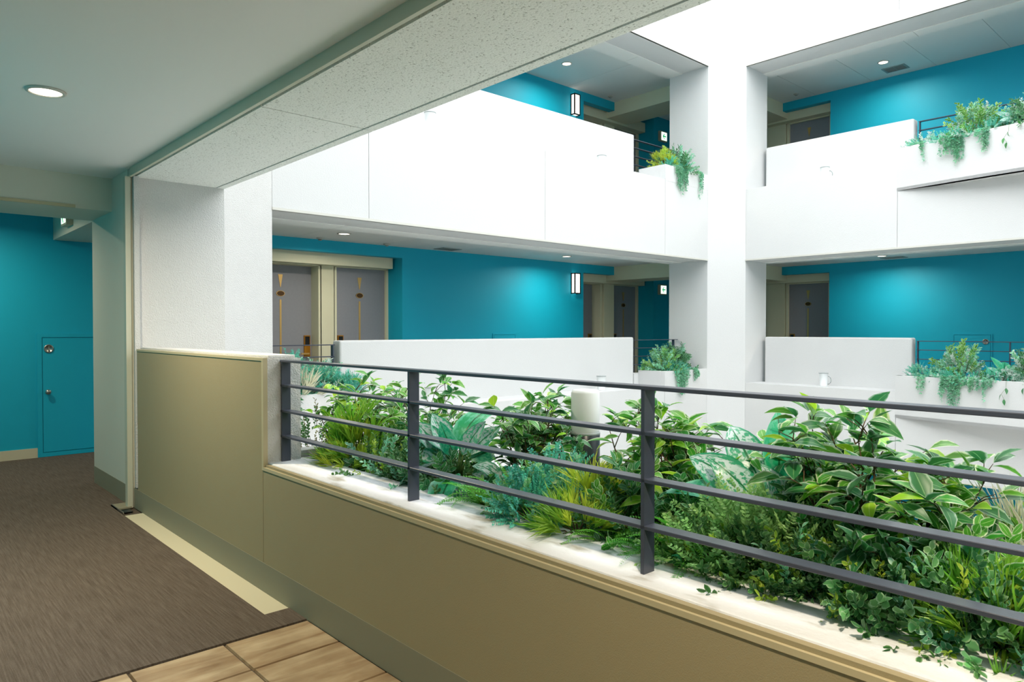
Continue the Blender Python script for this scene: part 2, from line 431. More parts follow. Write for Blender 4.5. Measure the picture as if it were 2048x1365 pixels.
pl = thing('floor_plate', 'small steel floor plate with the shade of its hole painted black at the foot of the column', 'floor plate', (1.40, 5.75, 0.0))
MB().box(0, 0.10, 0.16, 0.34, 0.001, 0.012).build('plate', M['plinth'], pl)
MB().box(0.0, 0.006, 0.0, 0.34, 0.001, 0.016).build('edge_strip', M['steel'], pl)
MB().box(0.018, 0.075, 0.03, 0.12, 0.001, 0.006).build('slot_shade', M['black'], pl)  # solid black block painted for the shade in the hole, nothing is recessed

# near planter wall, parapet, sill
npw = sroot('wall_planter')
MB().box(W, W + 0.022, YS, 3.565, 0, 0.632).build('wall_panel', M['panel'], npw)
MB().box(W, W + 0.022, 3.569, 5.82, 0, 1.195).build('wall_panel', M['panel'], npw)
MB().box(W + 0.022, 1.78, YS, 5.95, -0.05, 0.645).build('core', M['rough'], npw)
b = MB().box(W + 0.028, 1.80, YS, 3.6, 0.645, 0.662).build('sill', M['sill'], npw); bevel(b, 0.006)
MB().box(W - 0.004, W + 0.014, YS, 3.553, 0.628, 0.644).build('edge_bead', M['trimbeige'], npw)
MB().box(W + 0.006, W + 0.03, YS, 3.553, 0.640, 0.656).build('edge_bead', M['panel'], npw)
MB().box(W - 0.004, W + 0.02, 3.553, 3.573, 0.628, 1.205).build('edge_bead', M['trimbeige'], npw)
MB().box(W - 0.004, W + 0.02, 3.573, 5.82, 1.19, 1.205).build('edge_bead', M['trimbeige'], npw)
b = MB().box(W + 0.018, 1.73, 3.571, 5.95, 0.645, 1.20).build('parapet', M['rough'], npw)
b = MB().box(W + 0.045, 1.715, 3.60, 5.95, 1.20, 1.217).build('parapet_cap', M['rough'], npw); bevel(b, 0.005)
MB().box(W - 0.002, W, YS, 5.92, 0.0, 0.15).build('baseboard_east', M['plinth'], None, kind='structure')

# planter trough of the near wing (outer wall swells gently outwards)
def bulge(y, ya, yb, sag):
    t = (y - ya) / (yb - ya)
    return 4 * sag * t * (1 - t)
def curved_wall(ya, yb, x, sgn, sag, th, z0, z1, n=20):
    pts = []
    for i in range(n + 1):
        y = ya + (yb - ya) * i / n; pts.append((x + sgn * bulge(y, ya, yb, sag), y))
    inn = [(p[0] - sgn * th, p[1]) for p in pts]
    mb = MB()
    for i in range(n):
        q = [pts[i], pts[i + 1], inn[i + 1], inn[i]]
        ar = sum(q[k][0] * q[(k + 1) % 4][1] - q[(k + 1) % 4][0] * q[k][1] for k in range(4))
        if ar < 0: q = q[::-1]
        mb.prism(q, z0, z1)
    return mb
nt_ = sroot('wall_near_trough')
curved_wall(3.72, -5.0, X0, 1, 0.28, 0.10, 0.12, 0.69).build('outer_wall', M['white'], nt_)
curved_wall(3.72, -5.0, X0, 1, 0.28, 0.42, 0.12, 0.16).build('trough_bottom', M['white'], nt_)
curved_wall(3.72, -5.0, X0 - 0.08, 1, 0.28, 0.40, 0.16, 0.60).build('soil', M['soil'], nt_)
MB().box(1.73, X0, 3.65, 3.75, 0.12, 0.69).build('end_wall', M['white'], nt_)
MB().box(1.73, X0, 3.75, 5.95, 0.30, BAND).build('ledge', M['white'], nt_)
MB().box(1.60, X0, YS, 5.95, -0.69, 0.14).build('band_panel', M['white'], nt_)
MB().box(2.10, X0, 3.75, 5.95, 0.14, BAND).build('band_panel', M['white'], nt_)

# near wing above (roofed corridors that shade the atrium from the west)
nu = sroot('wall_near_upper')
for k in (1, 2):
    z = k * S
    MB().box(1.60, 1.77, YS, 5.95, z, z + PAR).build('parapet', M['white'], nu)
    MB().box(-2.05, 1.6, YS, 5.95, z - 0.45, z).build('slab', M['white'], nu)
    MB().box(1.6, X0, YS, 5.95, z - 0.69 if k == 2 else z, z + BAND).build('band', M['white'], nu)
MB().box(-0.6, -0.4, YS, 5.95, S, 2 * S - 0.45).build('inner_wall', M['blue'], nu)

# ------------------------------------------------------------------ railings
def railing(label, p0, d, length, posts, z, group=None, nx=(1, 0)):
    """p0 start in plan, d unit direction, posts offsets; flat steel bars"""
    t = thing('railing', label, 'railing', (p0[0], p0[1], z), math.atan2(d[1], d[0]), group)
    hw = 0.024
    for q in posts:
        MB().box(q - 0.006, q + 0.006, -hw, hw, 0.0, 0.521).build('post', M['rail'], t)
    for zz in (0.525, 0.397, 0.264, 0.132):
        bevel(MB().box(-0.006, length, -hw - (0.002 if zz > .5 else 0), hw + (0.002 if zz > .5 else 0), zz - 0.0055, zz + 0.0055).build('rail', M['rail'], t), 0.0015, 1)
    return t
railing('charcoal flat-bar railing on the white stone sill of the corridor planter', (1.640, 3.563), (0, -1), 8.0, [0.006, 1.175, 2.334, 3.51, 4.7, 5.9, 7.1], 0.662)

# ------------------------------------------------------------------ doors
def door(no, origin, rz, wleaf, hand, leafy=0.0, jamb=True):
    """local x along the wall, local -y towards the corridor; hand=+1 lock on the +x side"""
    t = sroot('door_%d' % no)
    t.location = origin; t.rotation_euler = (0, 0, rz)
    h = 2.25
    MB().box(0, wleaf, leafy, leafy + 0.045, 0.0, h).build('leaf', M['door'], t)
    cx = wleaf * 0.47 if hand > 0 else wleaf * 0.48
    yy = leafy - 0.006
    MB().add([(cx - 0.033, yy, 2.12), (cx + 0.033, yy, 2.12), (cx + 0.004, yy, 1.945), (cx - 0.004, yy, 1.945),
              (cx - 0.033, leafy, 2.12), (cx + 0.033, leafy, 2.12), (cx + 0.004, leafy, 1.945), (cx - 0.004, leafy, 1.945)],
             [(0, 3, 2, 1), (0, 1, 5, 4), (1, 2, 6, 5), (2, 3, 7, 6), (3, 0, 4, 7)]).build('wedge_ornament', M['gold'], t)
    ov = MB(); n = 24
    vs = [(cx + 0.062 * math.cos(2*PI*i/n), yy - 0.002, 1.855 + 0.040 * math.sin(2*PI*i/n)) for i in range(n)] + \
         [(cx + 0.062 * math.cos(2*PI*i/n), leafy, 1.855 + 0.040 * math.sin(2*PI*i/n)) for i in range(n)]
    ov.add(vs, [tuple(range(n))] + [(i, n + i, n + (i + 1) % n, (i + 1) % n) for i in range(n)])
    pq = ov.build('number_plaque', M['bronze'], t)
    rg = MB()
    for i in range(n):
        a0, a1 = 2*PI*i/n, 2*PI*(i+1)/n
        rg.add([(cx + r * 0.062 * math.cos(a), yy - 0.004, 1.855 + r * 0.040 * math.sin(a)) for a in (a0, a1) for r in (0.86, 0.99)], [(0, 1, 3, 2)])
    rg.build('plaque_rim', M['gold'], pq)
    MB().box(cx - 0.013, cx + 0.013, yy, leafy, 0.35, 1.77).build('bar_ornament', M['gold'], t)
    lx = wleaf - 0.075 if hand > 0 else 0.075
    lk = MB().box(lx - 0.045, lx + 0.045, leafy - 0.025, leafy, 0.96, 1.27).build('lock_plate', M['brasslock'], t)
    MB().box(lx - 0.032, lx + 0.032, leafy - 0.032, leafy - 0.02, 1.13, 1.255).build('card_reader', M['black'], lk)
    MB().box(lx - 0.11 * (1 if hand > 0 else -0.1), lx + 0.11 * (1 if hand < 0 else 0.1), leafy - 0.07, leafy - 0.05, 1.0, 1.022).build('handle', M['gold'], lk)
    fr = MB()
    fr.box(-0.045, 0, -0.02 + min(0, 0), leafy + 0.05, 0, h + 0.05)
    fr.box(wleaf, wleaf + 0.045, -0.02, leafy + 0.05, 0, h + 0.05)
    fr.box(-0.045, wleaf + 0.045, -0.02, leafy + 0.05, h, h + 0.05)
    fr.build('door_frame', M['cream'], t)
    return t

# ------------------------------------------------------------------ wing storeys
def panels(root, name, axis, cuts, other, z0, z1, m):
    for a, b_ in zip(cuts[:-1], cuts[1:]):
        lo, hi = min(a, b_) + 0.003, max(a, b_) - 0.003
        if axis == 'x': MB().box(lo, hi, other[0], other[1], z0, z1).build(name, m, root)
        else: MB().box(other[0], other[1], lo, hi, z0, z1).build(name, m, root)

door_no = [0]
def north_wing(k):
    z = k * S
    r = sroot('wall_north_band')
    panels(r, 'band_panel', 'x', [2.87, 3.915, 6.50, 9.09, 10.26], (Y1, Y1 + 0.02), z - 0.69, z + BAND, M['white'])
    MB().box(2.6, 10.5, Y1 + 0.012, 7.0, z - 0.682, z + BAND - 0.006).build('ledge', M['white'], r)
    MB().box(2.87, 10.26, Y1 - 0.012, Y1 + 0.03, z - 0.69, z - 0.665).build('drip_lip', M['drip'], r)
    panels(r, 'soffit_board', 'x', [1.5, 3.915, 6.50, 9.09, 11.4], (7.0, 7.30), z - 0.69, z - 0.60, M['ceil'])
    MB().box(1.0, 11.5, 6.9, 7.3, z - 0.60, z).build('edge_beam', M['white'], r)
    # raised planter fronts at both ends of the ledge
    for (a, b_) in ((2.87, 3.88), (9.09, 10.26)):
        MB().box(a, b_, Y1 - 0.002, Y1 + 0.08, z + BAND - 0.02, z + PLT).build('planter_front', M['white'], r)
        e0, e1 = (b_ - 0.08, b_) if a < 5 else (a, a + 0.08)
        MB().box(e0 - (0 if a < 5 else 0.004), e1 + (0.004 if a < 5 else 0), Y1 + 0.078, 7.0, z + BAND - 0.01, z + PLT).build('planter_end', M['white'], r)
        MB().box(a - (0 if a < 5 else 0.11), b_, 7.0, 7.15, z, z + PLT - 0.05).build('planter_back', M['white'], r)
        MB().box(a + 0.08, b_ - 0.08, Y1 + 0.08, 7.0, z + BAND - 0.05, z + PLT - 0.07).build('soil', M['soil'], r)
    p = MB().prism([(3.85, 7.0), (8.97, 7.0), (8.97, 7.17), (3.85, 7.17)], z, z + PAR).build('wall_north_parapet', M['white'], None, kind='structure'); bevel(p, 0.02, 2)
    MB().box(3.86, 8.96, 7.17, 7.185, z, z + 0.15).build('skirting', M['plinth'], p)
    f = MB().box(2.0, EW + 0.6, 7.0, 9.9, z - 0.50, z).build('floor_north', M['carpet'], None, kind='structure')
    # ceiling
    if k < 2:
        c = MB().box(1.0, EW, 7.3, 9.9, z + CEIL + 0.014, z + S - 0.5).build('ceiling_north', M['white'], None, kind='structure')
        panels(c, 'ceiling_panel', 'x', [2.2] + [2.9 + i * 1.31 for i in range(7)] + [11.5, EW], (7.30, 9.3), z + CEIL, z + CEIL + 0.02, M['ceil'])
        # turquoise wall: piers between recesses, lintels, returns
        wn = MB()
        wn.box(-2.05, 2.9, NW, NW + 0.9, z, z + CEIL + 0.1)
        wn.box(5.92, 9.905, NW, NW + 0.9, z, z + CEIL + 0.1)
        wn.box(12.05, EW + 0.7, NW, NW + 0.9, z, z + CEIL + 0.1)
        wn.box(2.9, 5.92, NW, NW + 0.14, z + 2.41, z + CEIL + 0.1)
        wn.box(9.905, 10.79, NW, NW + 0.14, z + 2.41, z + CEIL + 0.1)
        wo = struct('wall_north', wn, M['blue'])
        cb = MB().box(10.79, 11.45, 7.2, 9.75, z + 2.305, z + CEIL + 0.1).build('cross_beam', M['cream'], wo)
        cb = MB().box(W, 2.16, 7.12, NW, z + 2.305, z + CEIL + 0.1).build('cross_beam', M['beam'], wo)
        rec = MB()
        rec.box(4.80, 5.02, 9.28, 9.9, z, z + 2.45)
        rec.box(2.9, 4.80, 9.56, 9.9, z, z + 2.45)
        rec.box(5.02, 5.92, 9.36, 9.9, z, z + 2.45)
        rec.box(2.9, 5.885, 9.10, 9.56, z + 2.26, z + 2.45)
        rec.box(10.90, 11.20, 9.24, 9.9, z, z + 2.45)
        rec.box(9.905, 10.90, 9.56, 9.9, z, z + 2.45)
        rec.box(11.2, 12.05, 9.36, 9.9, z, z + 2.45)
        rec.box(9.905, 12.02, 9.10, 9.56, z + 2.26, z + 2.45)
        rec.build('door_surround', M['cream'], wo)
        for (x, wd, hand, ly) in ((3.90, 0.87, 1, 0.20), (5.055, 0.83, -1, 0.03), (9.95, 0.88, 1, 0.20), (11.24, 0.76, -1, 0.03)):
            door_no[0] += 1
            door(door_no[0], (x, 9.30, z), 0, wd, hand, ly)
    return

def east_wing(k):
    z = k * S
    r = sroot('wall_east_band')
    panels(r, 'band_panel', 'y', [6.08, 3.765, 1.18, -1.40, -4.0, YS], (X1, X1 + 0.02), z - 0.69, z + BAND, M['white'])
    MB().box(X1 + 0.012, 11.25, YS, 6.3, z - 0.682, z + BAND - 0.006).build('ledge', M['white'], r)
    MB().box(X1 - 0.012, X1 + 0.03, YS, 6.08, z - 0.69, z - 0.665).build('drip_lip', M['drip'], r)
    panels(r, 'soffit_board', 'y', [7.2, 3.765, 1.18, -1.40, -4.0, YS], (11.25, 11.5), z - 0.69, z - 0.60, M['ceil'])
    MB().box(11.15, 11.5, YS, 7.3, z - 0.60, z).build('edge_beam', M['white'], r)
    # swelling planter box
    if k < 2:
        curved_wall(3.775, -4.2, X1, -1, 0.42, 0.10, z + 0.12, z + PLT).build('planter_front', M['white'], r)
        curved_wall(3.775, -4.2, X1, -1, 0.42, 0.45, z + 0.12, z + 0.16).build('planter_bottom', M['white'], r)
        curved_wall(3.70, -4.2, X1 + 0.1, -1, 0.42, 0.44, z + BAND - 0.1, z + PLT - 0.07).build('soil', M['soil'], r)
        MB().box(X1, 11.3, 3.695, 3.775, z + BAND, z + PLT).build('planter_end', M['white'], r)
        MB().box(11.20, 11.42, -4.2, 3.72, z, z + PLT - 0.05).build('planter_back', M['white'], r)
        p = MB().box(11.25, 11.42, 3.74, 6.02, z, z + PAR).build('wall_east_parapet', M['white'], None, kind='structure'); bevel(p, 0.022, 2)
        MB().box(11.42, 11.435, 3.75, 6.01, z, z + 0.15).build('skirting', M['plinth'], p)
    MB().box(11.25, EW + 0.6, YS, 7.0, z - 0.50, z).build('floor_east', M['carpet'], None, kind='structure')
    if k < 2:
        c = MB().box(11.5, EW + 0.6, YS, 7.3, z + CEIL + 0.014, z + S - 0.5).build('ceiling_east', M['white'], None, kind='structure')
        panels(c, 'ceiling_panel', 'y', [7.1, 6.08, 5.08, 4.06, 3.03, 2.0, 1.0, 0.0, -1.0, -2.0, -4.0, YS], (11.5, EW + 0.1), z + CEIL, z + CEIL + 0.02, M['ceil'])
        wn = MB()
        wn.box(EW, EW + 0.9, YS, 5.82, z, z + CEIL + 0.1)
        wn.box(EW, EW + 0.14, 5.82, 6.74, z + 2.415, z + CEIL + 0.1)
        wn.box(EW + 0.0, EW + 0.9, 8.15, 9.9, z, z + CEIL + 0.1)
        wo = struct('wall_east', wn, M['blue'])
        MB().box(11.4, EW + 0.6, 6.74, 7.3, z + 2.305, z + CEIL + 0.1).build('cross_beam', M['cream'], wo)
        rec = MB()
        rec.box(EW + 0.36, EW + 0.9, 6.86, 7.24, z, z + 2.45)
        rec.box(EW + 0.46, EW + 0.9, 5.82, 8.15, z, z + 2.45)
        rec.box(EW + 0.20, EW + 0.6, 5.85, 8.15, z + 2.27, z + 2.45)
        rec.build('door_surround', M['cream'], wo)
        for (y, wd, hand) in ((6.80, 0.80, -1), (8.06, 0.78, 1)):
            door_no[0] += 1
            door(door_no[0], (EW + 0.40, y, z), -PI / 2, wd, hand, 0.03)

for k in (-1, 0, 1, 2):
    north_wing(k)
    east_wing(k)
# far corner column
colf = MB().prism([(10.26, Y1), (X1, 6.08), (11.40, 6.08), (11.40, 6.7), (10.9, 7.25), (10.26, 7.25)], -S, 2 * S + 1.3)
struct('wall_northeast_pier', colf, M['white'])
# roofs, far south end of the atrium, courtyard
MB().box(-2.05, EW + 1, 6.9, 10.2, 2 * S + 0.0, 2 * S + 0.3).build('ceiling_roof', M['roof'], None, kind='structure')
ws = MB().box(-2.25, EW + 1, YS - 0.4, YS - 0.16, -S, 2 * S + 0.5); ws.box(X0, EW + 1, YS - 0.16, YS, -S, 2 * S + 0.5); struct('wall_south', ws, M['white'])
wx = MB().box(-2.25, -2.06, YS - 0.16, 10.2, -S, 2 * S + 0.3); struct('wall_west_outer', wx, M['white'])
MB().box(-2.05, W, 5.95, 6.9, 2 * S, 2 * S + 0.3).build('ceiling_roof', M['roof'], None, kind='structure')
wb = MB()
for k in (-1, 0, 1): wb.box(2.9, EW + 0.9, 9.9, 10.1, k * S, k * S + S); wb.box(EW + 0.9, EW + 1.0, YS, 10.1, k * S, k * S + S)
struct('wall_back', wb, M['white'])
MB().box(-2.05, EW + 1, YS - 0.4, 10.2, -S - 0.2, -S).build('floor_courtyard', M['court'], None, kind='structure')

# ------------------------------------------------------------------ turquoise end wall: hatch door, skirting
bb = MB().box(-0.45, 1.364, NW - 0.012, NW, 0.0, 0.105).build('baseboard_north', M['cream_strip'], None, kind='structure')
h = thing('access_hatch', 'turquoise access hatch door with steel lock at the end of the carpeted corridor', 'hatch', (1.36, NW, 0.0))
hf = MB(); hf.box(0, 0.045, -0.016, 0, 0.006, 1.31); hf.box(0.045, 0.82, -0.016, 0, 1.27, 1.31); hf.box(0.82, 0.86, -0.016, 0, 0.006, 1.31); hf.box(0.045, 0.82, -0.016, 0, 0.006, 0.05)
hf.build('frame', M['blue'], h)
lf = MB().box(0.051, 0.815, -0.018, -0.003, 0.056, 1.263).build('hatch_leaf', M['blue'], h)
lkk = MB().lathe([(0.045, 0.018), (0.045, 0.026), (0.036, 0.030), (0.034, 0.024)], 20, (0.105, 0, 1.15), 'y').build('flush_ring', M['steel'], lf, True)
MB().box(0.100, 0.110, -0.033, -0.022, 1.122, 1.178).build('ring_bar', M['steel'], lf)
MB().lathe([(0.012, 0.018), (0.012, 0.035), (0.026, 0.045), (0.028, 0.058), (0.018, 0.068)], 16, (0.092, 0, 0.693), 'y').build('knob', M['steel'], lf, True)

def wall_hatch(label, x, y, z, rz, wd):
    t = thing('access_hatch', label, 'hatch', (x, y, z), rz)
    f = MB(); f.box(0, 0.02, -0.012, 0, 0.05, 1.29); f.box(wd - 0.02, wd, -0.012, 0, 0.05, 1.29); f.box(0.02, wd - 0.02, -0.012, 0, 1.27, 1.29)
    f.build('frame', M['blue'], t)
    l2 = MB().box(0.026, wd - 0.026, -0.012, -0.002, 0.056, 1.264).build('hatch_leaf', M['blue'], t)
    MB().lathe([(0.045, 0.012), (0.045, 0.02), (0.036, 0.024), (0.034, 0.018)], 18, (wd - 0.09, 0, 1.16), 'y').build('flush_ring', M['steel'], l2, True)
    MB().box(wd - 0.095, wd - 0.085, -0.026, -0.016, 1.132, 1.188).build('ring_bar', M['steel'], l2)
wall_hatch('turquoise access hatch in the turquoise wall behind the long white parapet', 7.68, NW, 0, 0, 0.52)
wall_hatch('turquoise access hatch with round steel lock behind the railing of the swelling planter', EW, 3.79, 0, -PI / 2, 0.56)

# ------------------------------------------------------------------ ceiling lights, vents, detectors
def downlight(label, x, y, z, big=1.0, power=LAMP_W, group=None, col=LAMP_COL, off=None):
    """off: word for a lamp of the row that hangs outside the picture; its names end in _offscreen"""
    t = thing('downlight' if not off else off + '_downlight_offscreen', label, 'ceiling light', (x, y, z), 0, group)
    R = 0.085 * big
    MB().lathe([(R * 0.80, 0.004), (R * 0.80, -0.004), (R * 0.86, -0.012), (R * 1.0, -0.008), (R * 1.02, 0.0)], 28).build('trim_ring', M['ring'], t, True)
    MB().lathe([(R * 0.79, 0.0), (R * 0.79, -0.006), (R * 0.5, -0.010)], 24).build('lens', M['lens'], t, True)
    bn = 'bulb' if not off else off + '_bulb_offscreen'
    ld = bpy.data.lights.new(bn, 'AREA'); ld.shape = 'DISK'; ld.size = R * 1.5
    ld.energy = power; ld.color = col; ld.spread = math.radians(165)
    lo = bpy.data.objects.new(bn, ld); C.objects.link(lo); lo.parent = t; lo.location = (0, 0, -0.02)
    return t
downlight('round recessed downlight in the smooth ceiling over the brown carpet', 0.71, 4.31, NCEIL, 1.05, 56.0, None, (1.0, 0.85, 0.64))
# further lamps of the same row (4.13 m apart, as in the north wing), outside the picture
WARM = (1.0, 0.85, 0.64)
downlight('round recessed downlight in the smooth ceiling over the stone tiles', 0.71, 0.18, NCEIL, 1.05, 56.0, None, WARM, 'lobby')
downlight('round recessed downlight at the lobby end away from the column', 0.71, -3.95, NCEIL, 1.05, 56.0, None, WARM, 'lobby_end')
downlight('round recessed downlight in front of the hatch door in the turquoise end wall', 0.55, 8.0, NCEIL, 1.05, 24.0, None, WARM, 'end_bay')
# end-bay ceiling piece
MB().box(-2.05, 2.2, 7.12, NW + 0.1, NCEIL, NCEIL + 0.1).build('ceiling_end_bay', M['ceil'], None, kind='structure')
wordz = {0: 'on this floor', 1: 'on the floor above', -1: 'on the floor below'}
for k in (0, 1):
    up = 'upper_' if k else ''
    downlight('round downlight in front of the pair of doors by the planter ' + wordz[k], 4.53, 8.12, k * S + CEIL, off='upper_doors' if k else None)
    downlight('round downlight near the wall sconce ' + wordz[k], 8.64, 8.14, k * S + CEIL)
    downlight('round downlight beside the ceiling vent by the white corner column ' + wordz[k], 12.43, 4.6, k * S + CEIL)
    downlight('round downlight over the corridor behind the swelling planter railing ' + wordz[k], 12.43, 0.47, k * S + CEIL, off=up + 'east')
def vent(label, x, y, z, a, b_):
    t = thing('ceiling_vent', label, 'vent', (x, y, z))
    f = MB(); e = 0.03
    f.box(-a/2, a/2, -b_/2, -b_/2 + e, -0.01, 0); f.box(-a/2, a/2, b_/2 - e, b_/2, -0.01, 0)
    f.box(-a/2, -a/2 + e, -b_/2 + e, b_/2 - e, -0.01, 0); f.box(a/2 - e, a/2, -b_/2 + e, b_/2 - e, -0.01, 0)
    f.build('frame', M['grille'], t)
    MB().box(-a/2 + e, a/2 - e, -b_/2 + e, b_/2 - e, -0.002, 0).build('shade_backing', M['black'], t)  # flat black sheet stands in for the shade inside the duct
    n = 6
    for i in range(1, n):
        xx = -a/2 + e + (a - 2 * e) * i / n
        MB().box(xx - 0.004, xx + 0.004, -b_/2 + e, b_/2 - e, -0.009, -0.002).build('slat', M['grille'], t)
    MB().box(-a/2 + e, a/2 - e, -0.004, 0.004, -0.0095, -0.002).build('slat', M['grille'], t)
for k in (0, 1):
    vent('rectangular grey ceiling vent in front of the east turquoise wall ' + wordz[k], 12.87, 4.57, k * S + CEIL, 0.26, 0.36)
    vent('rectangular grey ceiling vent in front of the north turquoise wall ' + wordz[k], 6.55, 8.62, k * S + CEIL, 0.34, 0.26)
def detector(label, x, y, z):
    t = thing('smoke_detector', label, 'detector', (x, y, z))
    MB().lathe([(0.05, 0.0), (0.05, -0.012), (0.04, -0.018)], 18).build('base', M['ring'], t, True)
    MB().lathe([(0.026, -0.016), (0.026, -0.03), (0.016, -0.036)], 14).build('sensor', M['grille'], t, True)
detector('small round ceiling detector above the planter by the pair of doors', 4.51, 8.72, CEIL)
detector('small round ceiling detector at the wall end of the door recess', 5.53, 8.70, CEIL)
detector('small round ceiling detector next to the upper cream cross beam', 10.45, 8.72, S + CEIL)
detector('small round ceiling detector by the upper east cross beam', 12.9, 6.3, S + CEIL)

# ------------------------------------------------------------------ sconces, exit signs
def sconce(label, x, z):
    t = thing('wall_sconce', label, 'wall lamp', (x, NW, z))
    a, d, hh = 0.078, 0.10, 0.38
    MB().box(-a + 0.008, a - 0.008, -d + 0.008, -0.004, 0.012, hh - 0.012).build('glass', M['glow'], t)
    f = MB(); e = 0.019
    for xx in (-a, a - e):
        f.box(xx, xx + e, -d, -d + e, 0, hh); f.box(xx, xx + e, -e, 0, 0, hh)
    for zz in (0, hh - e):
        f.box(-a + e, a - e, -d, -d + e, zz, zz + e); f.box(-a, -a + e, -d + e, -e, zz, zz + e); f.box(a - e, a, -d + e, -e, zz, zz + e)
    f.build('frame', M['black'], t)
    tw = MB()
    for (p, q) in (((-0.03, 0.30), (0.02, 0.16)), ((0.02, 0.16), (-0.02, 0.06)), ((0.0, 0.22), (0.045, 0.30))):
        tw.tube([(p[0], -d + 0.005, p[1]), (q[0], -d + 0.005, q[1])], 0.002, 4)
    tw.build('twig_pattern', M['bronze'], t)
sconce('black framed glowing glass wall lamp beside the grey doors on this floor', 9.645, 2.005)
sconce('black framed glowing glass wall lamp on the floor above', 9.63, S + 2.075)

def exit_sign(label, loc, rz, w_=0.24, hh=0.21):
    t = thing('exit_sign', label, 'sign', loc, rz)
    bevel(MB().box(-w_/2, w_/2, -0.06, 0, 0, hh).build('case', M['exitcase'], t), 0.006)
    fc = MB().box(-w_/2 + 0.035, w_/2 - 0.02, -0.064, -0.058, 0.022, hh - 0.022).build('face', M['exitface'], t)
    ar = MB(); c = 0.008; zc = hh / 2; y = -0.0665
    def pl_(p): ar.add([(a, y, b) for a, b in p] + [(a, y + 0.002, b) for a, b in p], [tuple(range(len(p)))[::-1], tuple(range(len(p)))] + [(i, (i + 1) % len(p), len(p) + (i + 1) % len(p), len(p) + i) for i in range(len(p))])
    pl_([(c - 0.055, zc), (c - 0.005, zc + 0.055), (c + 0.02, zc + 0.055), (c - 0.018, zc + 0.012), (c + 0.06, zc + 0.012), (c + 0.06, zc - 0.012), (c - 0.018, zc - 0.012), (c + 0.02, zc - 0.055), (c - 0.005, zc - 0.055)])
    ar.build('arrow', M['exitgreen'], fc)
for k in (0, 1):
    exit_sign('lit green arrow exit sign on the turquoise wall past the doors ' + wordz[k], (12.31, NW, k * S + 2.075), 0)
exit_sign('lit exit sign seen edge-on, fixed to the beam in front of the turquoise end wall', (W, 8.05, 2.36), -PI / 2, 0.24, 0.16)

# ------------------------------------------------------------------ ledge lamps and bollard
def ledge_lamp(label, x, y, z, handle):
    t = thing('ledge_lamp', label, 'lamp', (x, y, z))
    MB().lathe([(0.060, 0.0), (0.060, 0.012), (0.055, 0.016), (0.065, 0.195), (0.068, 0.20), (0.068, 0.210), (0.060, 0.212), (0.056, 0.200)], 24).build('shade', M['opal'], t, True)
    MB().lathe([(0.0685, 0.200), (0.0705, 0.203), (0.0705, 0.209), (0.0685, 0.211)], 24).build('rim', M['grille'], t, True)
    if handle:
        pts = [(0.04, -0.05 - 0.05 * math.sin(a), 0.095 + 0.06 * math.cos(a)) for a in [PI * i / 8 for i in range(9)]]
        MB().tube(pts, 0.006, 6).build('cable_loop', M['grille'], t, True)
for k in (0, 1):
    ledge_lamp('white cylinder lamp with cable loop before the short parapet ' + wordz[k], 11.0, 4.91, k * S + BAND - 0.006, True)
    ledge_lamp('white ledge lamp by the planter end of the long parapet ' + wordz[k], 7.90, 6.75, k * S + BAND - 0.006, False)
    ledge_lamp('white ledge lamp by the door end of the long parapet ' + wordz[k], 4.875, 6.75, k * S + BAND - 0.006, False)

bo = thing('bollard_light', 'bollard light with white opal top on a charcoal post among the plants', 'bollard', (2.25, 2.01, 0.60))
MB().lathe([(0.062, 0.0), (0.062, 0.318), (0.058, 0.322)], 32).build('post', M['bollard'], bo, True)
MB().lathe([(0.058, 0.318), (0.058, 0.328), (0.0595, 0.330), (0.0595, 0.485), (0.054, 0.497), (0.03, 0.500)], 32).build('diffuser', M['opal'], bo, True)
MB().lathe([(0.0625, 0.312), (0.0628, 0.316), (0.0625, 0.322)], 32).build('collar', M['grille'], bo, True)

# ------------------------------------------------------------------ foliage
def rot_to(d, roll=0.0):
    """matrix whose +Y points along d, +Z as upwards as possible"""
    d = Vector(d).normalized()
    up = Vector((0, 0, 1)) if abs(d.z) < 0.98 else Vector((1, 0, 0))
    x = d.cross(up).normalized(); zz = x.cross(d)
    m = Matrix((x, d, zz)).transposed().to_4x4()
    return m @ Matrix.Rotation(roll, 4, 'Y')

def rot_face(d, face, roll=0.0):
    d = Vector(d).normalized(); x = d.cross(Vector(face)).normalized(); zz = x.cross(d)
    return Matrix((x, d, zz)).transposed().to_4x4() @ Matrix.Rotation(roll, 4, 'Y')

def at(o, pos, d, roll=0.0, s=1.0, face=None):
    m = rot_face(d, face, roll) if face is not None else rot_to(d, roll)
    o.matrix_local = Matrix.Translation(pos) @ m @ Matrix.Diagonal((s, s, s, 1))

I4 = Matrix.Identity(4)
def leafmesh(name, key, L, wd, **kw):
    return MB().leaf(I4, L, wd, **kw).mesh(name, LM[key], True)

FIC = {}
for key in ('ficus', 'ficus_dark', 'ficus_lime'):
    FIC[key] = [leafmesh('leaf', key, 1.0, 0.46, rows=5, fold=f, curl=c_, tip=1.15) for f, c_ in ((0.3, 0.6), (0.2, 1.0), (0.4, 0.3), (0.15, 1.3))]
AGL = {key: [leafmesh('leaf', key, 1.0, 0.46, rows=8, fold=f, curl=c_, wave=wv, tip=0.8, nose=0.42) for f, c_, wv in ((0.35, 0.7, 0.03), (0.3, 1.3, 0.04), (0.45, 0.3, 0.02), (0.2, 1.9, 0.05))] for key in ('aglaonema', 'aglaonema_green')}
BRD = [leafmesh('leaf', 'broad', 1.0, 0.38, rows=6, fold=f, curl=c_) for f, c_ in ((0.25, 0.8), (0.3, 1.3))]

def rnd_dir(zmin=-0.1, zmax=1.0):
    a = random.uniform(0, 2 * PI); zz = random.uniform(zmin, zmax); r = math.sqrt(max(0, 1 - zz * zz))
    return Vector((r * math.cos(a), r * math.sin(a), zz))

